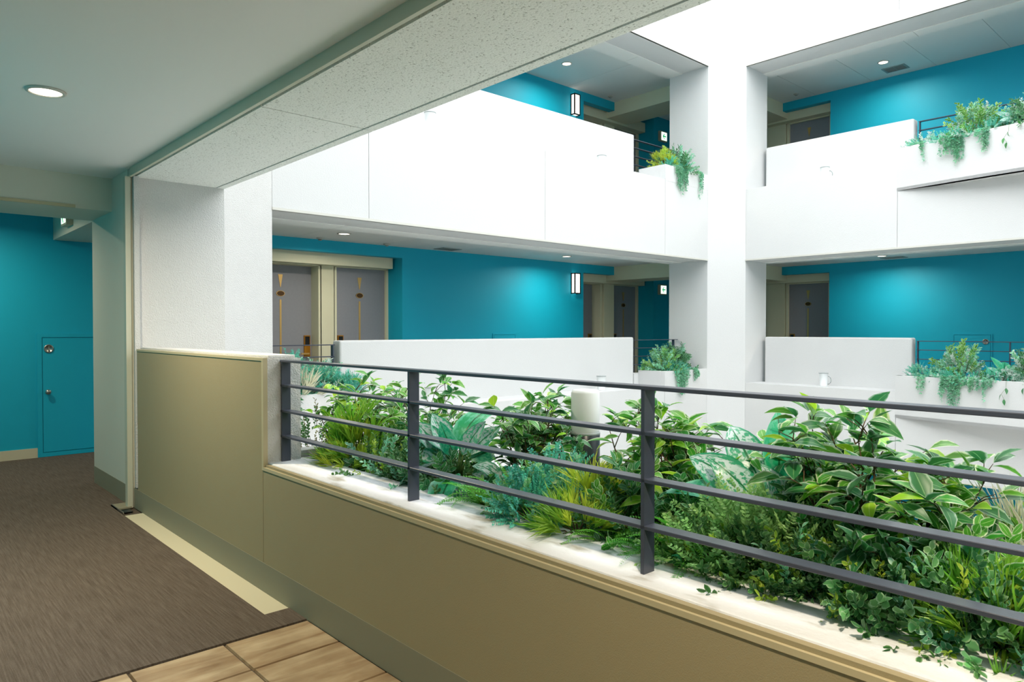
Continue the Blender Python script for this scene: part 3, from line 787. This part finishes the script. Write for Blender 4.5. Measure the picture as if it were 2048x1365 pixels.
def ficus(label, pos, height, spread, nstem, nleaf, L=0.085, mix=(('ficus', 0.6), ('ficus_dark', 0.3), ('ficus_lime', 0.1)), bare=0.35, lean=(0, 0), name='variegated_ficus', group=None):
    t = thing(name, label, 'plant', pos, 0, group)
    mb = MB(); nodes = []; tips = []
    for i in range(nstem):
        a = random.uniform(0, 2 * PI); r = spread * math.sqrt(random.random())
        hh = height * random.uniform(0.62, 1.0) * (1 - 0.30 * (r / spread) ** 2)
        tip = Vector((r * math.cos(a) + lean[0] * hh, r * math.sin(a) + lean[1] * hh, hh))
        b0 = Vector((random.uniform(-.03, .03), random.uniform(-.03, .03), -0.01))
        pts = []
        for q in range(6):
            u = q / 5
            p = b0.lerp(tip, u); p.z = b0.z + (tip.z - b0.z) * (u ** 0.85)
            p += Vector((random.uniform(-1, 1), random.uniform(-1, 1), 0)) * 0.012 * (0 < q < 5)
            pts.append(p)
        mb.tube(pts, [0.006, 0.005, 0.0042, 0.0034, 0.0026, 0.0014], 5)
        for q in range(2, 6):
            u = q / 5
            if u < bare: continue
            d = (pts[q] - pts[q - 1]).normalized()
            (tips if q == 5 else nodes).append((pts[q], d))
            for _ in range(2):
                sd = (rnd_dir(-0.1, 0.6) + d * 0.5).normalized(); ln = random.uniform(0.04, 0.11) * (height / 0.5) ** 0.5
                e = pts[q] + sd * ln; m_ = pts[q] + sd * ln * 0.5 + Vector((0, 0, 0.008))
                mb.tube([pts[q], m_, e], [0.0022, 0.0017, 0.0009], 4)
                nodes.append((m_, sd)); (tips if q == 5 else nodes).append((e, sd)); nodes.append((e, sd))
    mb.build('stems', M['bark'], t, True)
    random.shuffle(nodes)
    nodes = tips * 2 + nodes
    for i in range(nleaf):
        p, d = nodes[i] if i < len(nodes) else random.choice(nodes)
        r = random.random(); acc = 0; key = mix[0][0]
        for kk, pr in mix:
            acc += pr
            if r <= acc: key = kk; break
        ld = (d * 0.55 + rnd_dir(-0.5, 0.7) * 0.9)
        o = put('leaf', random.choice(FIC[key]), t)
        at(o, p + d * random.uniform(-0.01, 0.01), ld, random.uniform(-0.7, 0.7), L * random.uniform(0.7, 1.2))
    return t

def aglaonema(label, pos, leaves, key='aglaonema', name='aglaonema', L=0.2, n=12, elev=(0.15, 1.2), aim=None, petiole=0.12):
    t = thing(name, label, 'plant', pos)
    mb = MB()
    for i in range(n):
        hook = None
        if leaves and i < len(leaves):
            az, el, ll, key_ = leaves[i][:4]; hook = leaves[i][4] if len(leaves[i]) > 4 else None
        else:
            az = i * 2.399 + random.uniform(-.3, .3); el = random.uniform(*elev); ll = L * random.uniform(0.75, 1.15)
            key_ = key if random.random() < 0.7 else 'aglaonema_green'
        d = Vector((math.cos(az) * math.cos(el), math.sin(az) * math.cos(el), math.sin(el)))
        st_ = Vector((random.uniform(-.015, .015), random.uniform(-.015, .015), 0))
        e = st_ + Vector((d.x * petiole * 0.6, d.y * petiole * 0.6, petiole * (0.5 + 0.7 * d.z)))
        mb.tube([st_, st_.lerp(e, 0.5) + Vector((0, 0, 0.015)), e], [0.006, 0.005, 0.004], 6)
        o = put('leaf', random.choice(AGL[key_]) if hook is None else AGL[key_][hook], t)
        at(o, e, d, random.uniform(-0.35, 0.35), ll, Vector((-1, -0.05, 0.1)) if hook == 3 else (Vector((-0.75, -0.6, 0.55)) if el > 0.45 else None))
    mb.build('stems', M['stemgreen'], t, True)
    return t

# --- sprig meshes -------------------------------------------------
def sprig_small(key, n=16, L=0.10, leaf=0.018, ratio=0.7, droop=0.0, seed=1):
    rs = random.Random(seed); mb = MB()
    pts = [Vector((rs.uniform(-.006, .006), L * u, -droop * u * u * L)) for u in (0, .25, .5, .75, 1)]
    mb.tube(pts, [0.0018, 0.0016, 0.0014, 0.0011, 0.0007], 3)
    for i in range(n):
        u = 0.12 + 0.88 * i / (n - 1); q = min(3, int(u * 4)); p = pts[q].lerp(pts[q + 1], u * 4 - q)
        a = i * 2.4 + rs.uniform(-.4, .4)
        d = Vector((math.cos(a), 0.55 + u * 0.6, math.sin(a)))
        mb.leaf(Matrix.Translation(p) @ rot_to(d, rs.uniform(-.5, .5)), leaf * rs.uniform(.75, 1.2), leaf * ratio, rows=4, fold=0.2, curl=0.4, shape=0.6, tip=0.6, nose=0.5)
    return mb.mesh('sprig', LM[key], True)

def sprig_needle(key, n=22, L=0.11, wd=0.006, seed=1, open_=0.8):
    rs = random.Random(seed); mb = MB()
    for i in range(n):
        a = i * 2.4; d = Vector((math.cos(a) * open_ * rs.uniform(.2, 1), 1.0, math.sin(a) * open_ * rs.uniform(.2, 1)))
        p = Vector((0, L * 0.35 * rs.random(), 0))
        mb.leaf(Matrix.Translation(p) @ rot_to(d, rs.uniform(-1, 1)), L * rs.uniform(.6, 1.0), wd, rows=3, fold=0.3, curl=rs.uniform(0.1, .9), shape=0.4, tip=0.8, nose=0.3)
    return mb.mesh('sprig', LM[key], True)

def frond_mesh(key, L=1.0, n=24, leaflet=0.10, arch=1.2, seed=1, wd=0.034):
    rs = random.Random(seed); mb = MB(); pts = []; y = z = 0.0; N = 12
    for i in range(N + 1):
        pts.append(Vector((0, y, z))); ang = 0.35 - arch * i / N; y += math.cos(ang) * L / N; z += math.sin(ang) * L / N
    mb.tube(pts, [0.006 * (1 - 0.8 * i / N) for i in range(N + 1)], 3)
    for i in range(n):
        u = 0.10 + 0.9 * i / n; q = min(N - 1, int(u * N)); p = pts[q].lerp(pts[q + 1], u * N - q); tg = (pts[q + 1] - pts[q]).normalized()
        ll = leaflet * math.sin(min(1, u * 3.2 + .2) * PI / 2) * (1 - u) ** 0.45
        for sd in (-1, 1):
            d = Vector((sd, 0, 0)) + tg * 0.35 + Vector((0, 0, rs.uniform(-.15, .15)))
            mb.leaf(Matrix.Translation(p) @ rot_to(d), ll * rs.uniform(.85, 1.1), wd, rows=2, fold=0.15, curl=0.4, shape=0.4, tip=0.7, nose=0.4)
    return mb.mesh('frond', LM[key], True)

def sprig_lacy(key, seed=1, L=0.12):
    rs = random.Random(seed); mb = MB()
    for b_ in range(5):
        a = b_ * 1.256 + rs.uniform(-.3, .3); d0 = Vector((math.cos(a) * .7, 1, math.sin(a) * .5)).normalized()
        pts = [d0 * (L * u) for u in (0, .33, .66, 1)]
        mb.tube(pts, 0.0009, 3)
        for i in range(11):
            u = 0.25 + 0.75 * i / 10; p = d0 * (L * u)
            for sd in (-1, 1):
                dd = (d0 * 0.7 + d0.orthogonal().normalized() * sd + rnd_dir(-1, 1) * .3)
                mb.leaf(Matrix.Translation(p) @ rot_to(dd, rs.uniform(-1, 1)), 0.020 * (1.25 - u * .7), 0.008, rows=1 + 1, fold=0.1, curl=0.4, shape=.4, tip=.6)
    return mb.mesh('sprig', LM[key], True)

SPR = {}
for sd in (1, 2, 3):
    SPR.setdefault('box', []).append(sprig_small('box', 18, 0.11, 0.019, 0.62, 0.1, sd))
    SPR.setdefault('box_lime', []).append(sprig_small('box_lime', 14, 0.08, 0.017, 0.62, 0.0, sd))
    SPR.setdefault('box_teal', []).append(sprig_small('box_teal', 16, 0.10, 0.020, 0.62, 0.2, sd))
    SPR.setdefault('bronze', []).append(sprig_small('bronze', 16, 0.13, 0.016, 0.55, 0.1, sd))
    SPR.setdefault('round', []).append(sprig_small('round', 14, 0.10, 0.024, 0.9, 0.3, sd + 9))
    SPR.setdefault('silver', []).append(sprig_small('silver', 14, 0.11, 0.026, 0.5, 0.1, sd))
    SPR.setdefault('teal_big', []).append(sprig_small('box_teal', 14, 0.13, 0.032, 0.55, 0.2, sd + 4))
    SPR.setdefault('green_big', []).append(sprig_small('ficus_dark', 14, 0.14, 0.042, 0.5, 0.2, sd + 4))
    SPR.setdefault('mixed_big', []).append(sprig_small('ficus', 14, 0.14, 0.042, 0.5, 0.2, sd + 6))
    SPR.setdefault('needle', []).append(sprig_needle('needle', 22, 0.10, 0.007, sd))
    SPR.setdefault('needle_green', []).append(sprig_needle('needle_green', 24, 0.13, 0.006, sd))
    SPR.setdefault('grass', []).append(sprig_needle('straw', 16, 0.22, 0.009, sd, 0.5))
    SPR.setdefault('lacy', []).append(sprig_lacy('lacy', sd))
    SPR.setdefault('lacy_teal', []).append(sprig_lacy('lacy_teal', sd))
    SPR.setdefault('frond', []).append(frond_mesh('fern', seed=sd, arch=0.9 + 0.3 * sd))
    SPR.setdefault('frond_teal', []).append(frond_mesh('fern_teal', seed=sd, arch=0.9 + 0.3 * sd))

def shrub(name, label, pos, rx, ry, h, kinds, n, s=1.0, zmin=-0.05, group=None, inner=0.45):
    """dome of sprigs; every sprig is a part; one branch part holds them"""
    t = thing(name, label, 'plant', pos, 0, group)
    mb = MB(); mb.tube([(0, 0, -0.02), (0.004, 0, h * 0.3), (0, 0.004, h * 0.55)], [0.008, 0.006, 0.003], 5)
    for i in range(n):
        d = rnd_dir(zmin, 1.0); q = random.uniform(inner, 0.85)
        p = Vector((d.x * rx * q, d.y * ry * q, max(0.0, d.z) * h * q + 0.01))
        if i % 3 == 0: mb.tube([(0, 0, 0.0), (p.x * .5, p.y * .5, p.z * 0.35 + .02), p], [0.0035, 0.0025, 0.0015], 4)
        o = put('sprig', random.choice(SPR[random.choice(kinds)]), t)
        at(o, p, (d.x, d.y, d.z + 0.25 + (0.3 if d.z > .5 else 0)), random.uniform(-3, 3), s * random.uniform(0.8, 1.25))
    mb.build('branches', M['bark'], t, True)
    return t

def fern(label, pos, n, L, kind='frond', az=None, el=(0.2, 1.1), group=None):
    t = thing('boston_fern', label, 'plant', pos, 0, group)
    MB().lathe([(0.02, -0.03), (0.018, 0.0), (0.008, 0.02)], 8).build('crown', M['bark'], t, True)
    for i in range(n):
        a = (az[0] + (az[1] - az[0]) * random.random()) if az else i * 2.399
        e = random.uniform(*el)
        o = put('frond', random.choice(SPR[kind]), t)
        at(o, (0, 0, 0), (math.cos(a) * math.cos(e), math.sin(a) * math.cos(e), math.sin(e)), random.uniform(-.3, .3), L * random.uniform(0.75, 1.2))
    return t

def trailing(label, pos, dx, n, drop, key='box_teal', leafs=0.014, group=None, out=(0, -1), width=0.2, name='trailing_vine'):
    t = thing(name, label, 'plant', pos, 0, group)
    ov = Vector((out[0], out[1], 0)); al = Vector((-out[1], out[0], 0))
    for i in range(n):
        mb = MB(); o_ = max(-1.3, min(1.3, random.gauss(0, 0.55))); off = al * (o_ * width); ln = drop * random.uniform(0.25, 1.0) * math.exp(-0.5 * o_ * o_)
        pts = [off - ov * 0.08 + Vector((0, 0, 0.0)), off - ov * 0.02 + Vector((0, 0, 0.03)), off + ov * 0.025 + Vector((0, 0, 0.0))]
        for q in range(1, 6):
            pts.append(off + ov * (0.03 + 0.012 * random.uniform(0, 1)) + al * random.uniform(-.012, .012) + Vector((0, 0, -ln * q / 5)))
        mb.tube(pts, 0.0012, 3)
        for q in range(len(pts) - 1):
            for _ in range(11):
                p = pts[q].lerp(pts[q + 1], random.random()) ; d = (rnd_dir(-0.8, 0.5) + ov * .4)
                mb.leaf(Matrix.Translation(p) @ rot_to(d, random.uniform(-1, 1)), leafs * random.uniform(.7, 1.4), leafs * .6, rows=2, fold=.2, curl=.3, shape=.7, tip=.7)
        mb.build('strand', LM[key], t, True)
    return t

# ------------------------------------------------------------------ plants in the corridor planter
SZ = 0.60
def along(px, X):
    """Y on the vertical plane X met by image column px"""
    a = (px - 1024) / F_PX
    dx = math.sin(yaw) + a * math.cos(yaw); dy = math.cos(yaw) - a * math.sin(yaw)
    return X * dy / dx
def P(px, X, z=SZ): return (X, along(px, X), z)

# left end
ficus('leafy variegated ficus shrub behind the first railing bay', P(740, 2.08), 0.50, 0.27, 12, 270, 0.085)
ficus('low dense variegated ficus at the start of the planter', P(690, 1.98), 0.42, 0.18, 8, 170, 0.075, (('ficus', .5), ('ficus_lime', .35), ('ficus_dark', .15)))
ficus('variegated ficus with thin upright twigs beside the second railing post', P(850, 2.18), 0.48, 0.22, 9, 190, 0.08)
shrub('bronze_box_shrub', 'bronze tinted small-leaved shrub by the rough white parapet end', P(632, 1.90), 0.13, 0.20, 0.24, ['bronze', 'box'], 34)
shrub('feather_grass', 'lime green needle-leaved tuft under the ficus of the first railing bay', P(718, 1.92), 0.13, 0.20, 0.32, ['needle_green', 'needle_green', 'needle'], 46, 1.1)
shrub('feather_grass', 'bright needle-leaved tuft overhanging the sill at the first bay', P(690, 1.84, 0.62), 0.10, 0.16, 0.13, ['needle_green', 'needle'], 30)
shrub('box_shrub', 'dark low box shrub on the sill edge in the first railing bay', P(760, 1.86), 0.12, 0.18, 0.18, ['box', 'box_lime', 'box_teal'], 44)
shrub('box_shrub', 'dark low box shrub on the sill edge behind the second post', P(822, 1.86), 0.12, 0.16, 0.16, ['box', 'box_teal', 'box'], 44)
shrub('box_shrub', 'dark box shrub filling the ground under the silver-leaved aglaonema', P(905, 1.95), 0.16, 0.2, 0.17, ['box', 'box', 'green_big'], 44)

# aglaonema with hooked leaf
aglaonema('silver and green aglaonema with one tall hooked leaf by the second post', P(915, 1.98, 0.66),
          [(-0.75, 1.45, 0.34, 'aglaonema_green', 3), (2.3, 0.5, 0.27, 'aglaonema'), (2.6, 0.2, 0.26, 'aglaonema'), (-2.3, -0.45, 0.26, 'aglaonema'), (-1.1, -0.2, 0.24, 'aglaonema'),
           (2.4, -0.05, 0.36, 'aglaonema_green'), (-2.6, -0.1, 0.30, 'aglaonema_green'), (1.7, 1.0, 0.22, 'aglaonema'), (-0.6, 0.5, 0.22, 'aglaonema_green'), (-1.4, 0.3, 0.24, 'aglaonema'), (2.1, 0.8, 0.22, 'aglaonema'), (-0.7, 0.9, 0.2, 'aglaonema')],
          n=16, L=0.20)
ficus('spindly variegated ficus with bare forked twigs', P(1048, 2.16), 0.50, 0.13, 6, 64, 0.08, bare=0.7)
ficus('broad variegated ficus between the silver aglaonema and the bollard light', P(1060, 2.18), 0.44, 0.27, 13, 290, 0.08, (('ficus', .45), ('ficus_dark', .5), ('ficus_lime', .05)))
ficus('variegated ficus close against the bollard light', P(1092, 2.28), 0.46, 0.15, 9, 170, 0.08)
fern('upright boston fern below the spindly forked ficus', P(1030, 1.90), 20, 0.30, 'frond', None, (0.5, 1.3))
fern('arching boston fern spilling over the sill below the silver aglaonema', P(965, 1.84, 0.64), 22, 0.24, 'frond', None, (0.0, 0.8))
fern('bright boston fern beside the yellow needle tufts', P(1110, 1.90), 14, 0.22, 'frond', None, (0.1, 1.0))
shrub('sedum_mound', 'blue-green fleshy sedum mound growing through the lowest rail', P(1062, 1.80, 0.64), 0.11, 0.14, 0.16, ['box_teal', 'lacy_teal', 'round'], 60, 0.85)
shrub('sedum_mound', 'blue-green sedum mound under the third rail', P(1120, 1.95), 0.13, 0.16, 0.24, ['lacy_teal', 'box_teal'], 50)
shrub('needle_tuft', 'yellow needle-leaved tuft in front of the bollard light', P(1178, 1.90, 0.64), 0.07, 0.10, 0.22, ['needle'], 22, 1.0)
shrub('needle_tuft', 'yellow needle-leaved tuft hanging over the sill before the third post', P(1155, 1.78, 0.64), 0.09, 0.12, 0.10, ['needle', 'needle_green'], 26, 0.9)
ficus('broad-leaved green shrub at the foot of the third post', P(1238, 2.0), 0.26, 0.12, 5, 60, 0.10, (('ficus', .7), ('ficus_dark', .2), ('ficus_lime', .1)), 0.2)

# right of bollard
ficus('bright variegated ficus behind the third post', P(1295, 2.14), 0.47, 0.19, 12, 270, 0.085, (('ficus', .6), ('ficus_lime', .2), ('ficus_dark', .2)))
ficus('variegated ficus with twiggy crown between third post and lacy mound', P(1400, 2.16), 0.45, 0.21, 12, 270, 0.085, (('ficus', .55), ('ficus_lime', .2), ('ficus_dark', .25)))
ficus('low ficus thicket under the twiggy crowned ficus', P(1370, 2.05), 0.28, 0.2, 7, 120, 0.085)
fern('boston fern with long green fronds under the twiggy crowned ficus', P(1375, 1.86, 0.63), 24, 0.27, 'frond', None, (0.1, 1.2))
fern('teal boston fern hanging over the sill by the third post', P(1345, 1.80, 0.64), 13, 0.17, 'frond_teal', (PI * 0.7, PI * 1.7), (-0.2, 0.7))
fern('pale boston fern between the bollard light and the third post', P(1240, 1.88), 14, 0.24, 'frond', None, (0.0, 0.9))
fern('bright boston fern draped over the sill at the third post foot', P(1300, 1.80, 0.65), 16, 0.20, 'frond', (PI * 0.55, PI * 1.75), (-0.15, 0.7))
fern('long-fronded boston fern beside the yellow tuft on the sill', P(1215, 1.80, 0.65), 14, 0.20, 'frond', (PI * 0.5, PI * 1.8), (-0.15, 0.6))
aglaonema('large upright silver aglaonema between two ficus shrubs', P(1555, 2.10, 0.66),
          [(-0.8, 1.45, 0.25, 'aglaonema_green', 0), (2.2, 1.15, 0.26, 'aglaonema', 1), (-0.9, 1.1, 0.27, 'aglaonema', 1), (2.3, 0.45, 0.27, 'aglaonema_green'), (2.4, 0.75, 0.26, 'aglaonema', 1), (-0.8, 0.6, 0.24, 'aglaonema'), (-2.4, 0.6, 0.20, 'aglaonema_green'), (-1.6, 1.0, 0.22, 'aglaonema_green')],
          n=13, L=0.23, petiole=0.17)
shrub('lacy_bush', 'large mound of fine lacy green foliage under the silver aglaonema', P(1510, 1.96), 0.18, 0.24, 0.22, ['lacy'], 120, 1.0)
shrub('lacy_bush', 'lower mound of lacy green foliage leaning on the third rail', P(1580, 1.90), 0.15, 0.18, 0.20, ['lacy', 'lacy', 'box_lime'], 70, 1.0)
shrub('lacy_bush', 'blue-green lacy foliage behind the aglaonema stalks', P(1610, 2.15), 0.15, 0.16, 0.22, ['lacy_teal'], 40, 1.1)
big = (('ficus', .42), ('ficus_dark', .42), ('ficus_lime', .16))
ficus('very large variegated ficus bush beside the pale grass clump end', P(1800, 2.06), 0.48, 0.25, 15, 300, 0.094, big, 0.15)
ficus('large leafy ficus crown merging into the largest ficus bush', P(1715, 2.08), 0.52, 0.22, 18, 300, 0.090, big, 0.3)
ficus('glossy ficus bush with lime young leaves beside the largest ficus', P(1905, 2.02), 0.23, 0.20, 12, 260, 0.088, (('ficus', .4), ('ficus_dark', .3), ('ficus_lime', .3)), 0.3)
ficus('low dark ficus under the largest ficus bush', P(1760, 1.93), 0.24, 0.22, 9, 170, 0.085, (('ficus_dark', .8), ('ficus', .2)), 0.1)
shrub('grass_clump', 'pale variegated grass clump at the outer planter edge', P(2050, 2.30, 0.62), 0.06, 0.08, 0.18, ['grass', 'needle_green'], 22, 1.0)
shrub('grass_clump', 'green grass clump on the sill edge among dark box edging', P(2000, 1.86, 0.64), 0.08, 0.10, 0.14, ['needle_green', 'needle'], 24, 0.9)
for i, (px, X, hh, kinds, word) in enumerate((
        (1425, 1.86, .14, ['box', 'box_lime', 'lacy'], 'below the twiggy ficus'),
        (1480, 1.84, .15, ['box', 'box_lime'], 'at the fern side of the lacy mound'),
        (1545, 1.83, .14, ['box', 'box_lime', 'box'], 'at the ficus side of the lacy mound'),
        (1610, 1.84, .15, ['box', 'box_teal', 'box_lime'], 'between the lacy mound and the largest ficus'),
        (1685, 1.83, .15, ['box', 'box', 'box_lime'], 'under the branches of the merged ficus crown'),
        (1760, 1.82, .15, ['round', 'box', 'box_lime'], 'with round blue-green leaves under the largest ficus'),
        (1850, 1.82, .17, ['box', 'round', 'box_teal'], 'mixed with pale round leaves under the glossy ficus'),
        (1930, 1.81, .18, ['box', 'box_lime', 'round'], 'with lime tips under the glossy ficus'),
        (2020, 1.80, .20, ['box', 'box_teal', 'needle_green'], 'beneath the grass clump at the planter end'),
        (2120, 1.82, .20, ['box', 'box_teal'], 'past the grass clump'))):
    shrub('box_shrub', 'dense dark green box edging ' + word, P(px, X), 0.11, 0.15, hh, kinds, 64, 1.0)
for i, (px, X, word) in enumerate(((880, 2.1, 'between the ficus shrubs by the second post'), (1180, 2.15, 'around the foot of the bollard light'), (1290, 1.95, 'behind the third post'), (1450, 2.05, 'beside the lacy mound'), (1690, 2.0, 'under the largest ficus'), (1830, 1.98, 'under the glossy ficus'), (1960, 1.98, 'behind the grass clump'), (780, 2.05, 'under the first bay ficus'))):
    shrub('ground_shrub', 'dark leafy undergrowth ' + word, P(px, X), 0.16, 0.20, 0.20, ['green_big', 'box', 'mixed_big'], 46, 1.0)

# ------------------------------------------------------------------ plants in the planters across the atrium
def far_group(k):
    z = k * S + PLT - 0.05; wz = wordz[k]
    # north-east corner planter
    if k == 1:
        shrub('yellow_shrub', 'yellow-green fine leaved shrub in the corner planter ' + wz, (9.45, 6.78, z), 0.28, 0.22, 0.40, ['needle', 'box_lime', 'box_lime'], 130, 1.1)
        shrub('box_shrub', 'dark blue-green leafy shrub in the corner planter ' + wz, (9.72, 6.72, z), 0.28, 0.24, 0.40, ['teal_big', 'green_big'], 110, 1.1)
    else:
        shrub('box_shrub', 'round pale green leafy shrub in the corner planter ' + wz, (9.42, 6.78, z), 0.26, 0.22, 0.34, ['teal_big', 'box_teal', 'mixed_big'], 130, 1.15)
        shrub('box_shrub', 'taller dark leafed shrub beside the corner column ' + wz, (9.75, 6.78, z), 0.22, 0.2, 0.40, ['green_big', 'teal_big'], 120, 1.15)
    shrub('sedum_mound', 'low blue-green creeper along the corner planter rim ' + wz, (9.5, 6.6, z), 0.38, 0.1, 0.12, ['lacy_teal', 'box_teal'], 50, 1.0)
    trailing('dense trailing vine over the front of the corner planter ' + wz, (9.50, Y1, z + 0.05), 0, 30, 0.42, 'box_teal', 0.028, None, (0, -1), 0.16)
    trailing('thin long vine strand hanging beside the corner column ' + wz, (9.98 if k == 1 else 9.9, Y1, z + 0.05), 0, 6, 0.50 if k == 1 else 0.2, 'box_teal', 0.028, None, (0, -1), 0.06)
    # east swelling planter
    xe = lambda y: X1 - bulge(y, 3.775, -4.2, 0.42)
    def E(y, inn=0.3): return (xe(y) + inn, y, z)
    shrub('sedum_mound', 'blue-green creeper at the pointed end of the swelling planter ' + wz, E(3.45, .2), 0.16, 0.26, 0.16, ['lacy_teal', 'box_teal', 'silver'], 56, 1.0)
    shrub('variegated_shrub', 'rounded variegated shrub in the swelling planter ' + wz, E(3.0 if k == 0 else 2.85), 0.22, 0.30, 0.46, ['silver', 'mixed_big', 'teal_big'], 170, 1.1)
    aglaonema('silver aglaonema in the swelling planter ' + wz, E(2.50 if k == 0 else 2.42, .3), None, 'aglaonema', n=13, L=0.26)
    shrub('variegated_shrub', 'dense silvery shrub beyond the aglaonema in the swelling planter ' + wz, E(2.15), 0.22, 0.32, 0.44, ['silver', 'teal_big', 'green_big'], 160, 1.15)
    shrub('sedum_mound', 'low pale creeper along the rim of the swelling planter ' + wz, E(2.7, .14), 0.12, 0.85, 0.11, ['lacy_teal', 'silver', 'box_teal'], 90, 1.0)
    shrub('box_shrub', 'leafy green shrub further along the swelling planter ' + wz, E(1.5), 0.22, 0.4, 0.40, ['green_big', 'silver'], 70, 1.2)
    for (y, n, dr, wdt, wd_) in ((3.42, 3, .30, .04, 'single thin vine near the pointed end of the swelling planter '), (3.02, 28, .42, .17, 'dense vine curtain over the swelling planter '), (2.66, 10, .30, .12, 'loose vine over the middle of the swelling planter ')):
        trailing(wd_ + wz, (xe(y), y, z + 0.05), 0, n, dr, 'box_teal', 0.026, None, (-1, 0), wdt)
    # ivy: a few large round leaves
    t = thing('ivy', 'few round dark ivy leaves hanging over the swelling planter ' + wz, 'plant', (xe(2.4), 2.4, z + 0.05))
    for (dy, dz) in ((0.0, -0.08), (0.05, -0.16), (0.02, -0.22), (-0.18, -0.07), (-0.22, -0.12)):
        o = put('leaf', random.choice(FIC['ficus_dark']), t); at(o, (-0.03, dy, dz), (-0.4, random.uniform(-.5, .5), -0.8), random.uniform(-1, 1), 0.085)
    MB().tube([(0.05, 0, 0), (-0.02, 0.0, 0.01), (-0.03, 0.0, -0.08), (-0.03, 0.05, -0.16), (-0.03, 0.02, -0.22)], 0.002, 4).build('stem', M['stemgreen'], t)
    t2 = MB().tube([(0.05, -0.18, 0), (-0.02, -0.18, 0.01), (-0.03, -0.22, -0.12)], 0.002, 4).build('stem', M['stemgreen'], t)
for k in (0, 1):
    far_group(k)
    z = k * S
    wz = wordz[k]
    railing('charcoal railing over the corner planter by the chamfered column ' + wz, (8.99, 7.08), (1, 0), 1.25, [0.03, 1.15], z + 0.66)
    railing('charcoal railing behind the swelling planter opposite ' + wz, (11.33, 3.69), (0, -1), 7.5, [0.006, 1.13, 2.3, 3.5, 4.7, 5.9, 7.1], z + 0.66)
    railing('charcoal railing over the planter below the pair of doors ' + wz, (2.87, 7.08), (1, 0), 0.95, [0.05, 0.93], z + 0.66)
# planter before the doors, seen past the near parapet
z = PLT - 0.05
shrub('conifer_shrub', 'feathery blue-green shrub in the planter below the doors', (3.15, 6.80, z), 0.24, 0.2, 0.42, ['lacy_teal', 'box_teal'], 110, 1.2)
shrub('conifer_shrub', 'feathery pale green shrub against the parapet end below the doors', (3.52, 6.80, z), 0.24, 0.2, 0.36, ['lacy_teal', 'box_teal', 'silver'], 100, 1.2)
shrub('conifer_shrub', 'low teal creeper mound at the planter corner below the doors', (3.72, 6.62, z), 0.16, 0.14, 0.18, ['lacy_teal'], 46, 1.0)
shrub('grass_clump', 'pale straw coloured strap-leaved clump in the planter below the doors', (3.22, 6.62, z), 0.16, 0.12, 0.10, ['grass'], 12, 1.0)
trailing('ivy strand hanging from the planter below the doors', (3.10, Y1, z + 0.05), 0, 4, 0.42, 'ficus_dark', 0.05, None, (0, -1), 0.10, 'ivy')
trailing('short vine strands at the corner of the planter below the doors', (3.55, Y1, z + 0.05), 0, 6, 0.18, 'box_teal', 0.028, None, (0, -1), 0.16)

# ------------------------------------------------------------------ groups for repeated kinds
GROUPS = {'downlight': 'recessed corridor downlights', 'railing': 'charcoal planter railings', 'ceiling_vent': 'corridor ceiling vents', 'smoke_detector': 'ceiling detectors',
          'wall_sconce': 'wall lamps', 'exit_sign': 'exit signs', 'ledge_lamp': 'lamps on the white ledges', 'access_hatch': 'turquoise access hatches',
          'variegated_ficus': 'ficus shrubs in the corridor planter', 'aglaonema': 'aglaonema plants', 'boston_fern': 'boston ferns', 'box_shrub': 'box shrubs',
          'sedum_mound': 'sedum mounds', 'feather_grass': 'needle-leaved tufts', 'needle_tuft': 'yellow needle tufts', 'lacy_bush': 'lacy bushes', 'grass_clump': 'grass clumps',
          'ground_shrub': 'undergrowth shrubs', 'trailing_vine': 'trailing vines', 'ivy': 'ivy strands', 'variegated_shrub': 'silvery shrubs', 'conifer_shrub': 'feathery shrubs'}
for o in C.objects:
    if o.parent is None and 'label' in o and 'group' not in o:
        g_ = GROUPS.get('downlight' if o.name.endswith('downlight_offscreen') else o.name.split('.')[0])
        if g_: o['group'] = g_
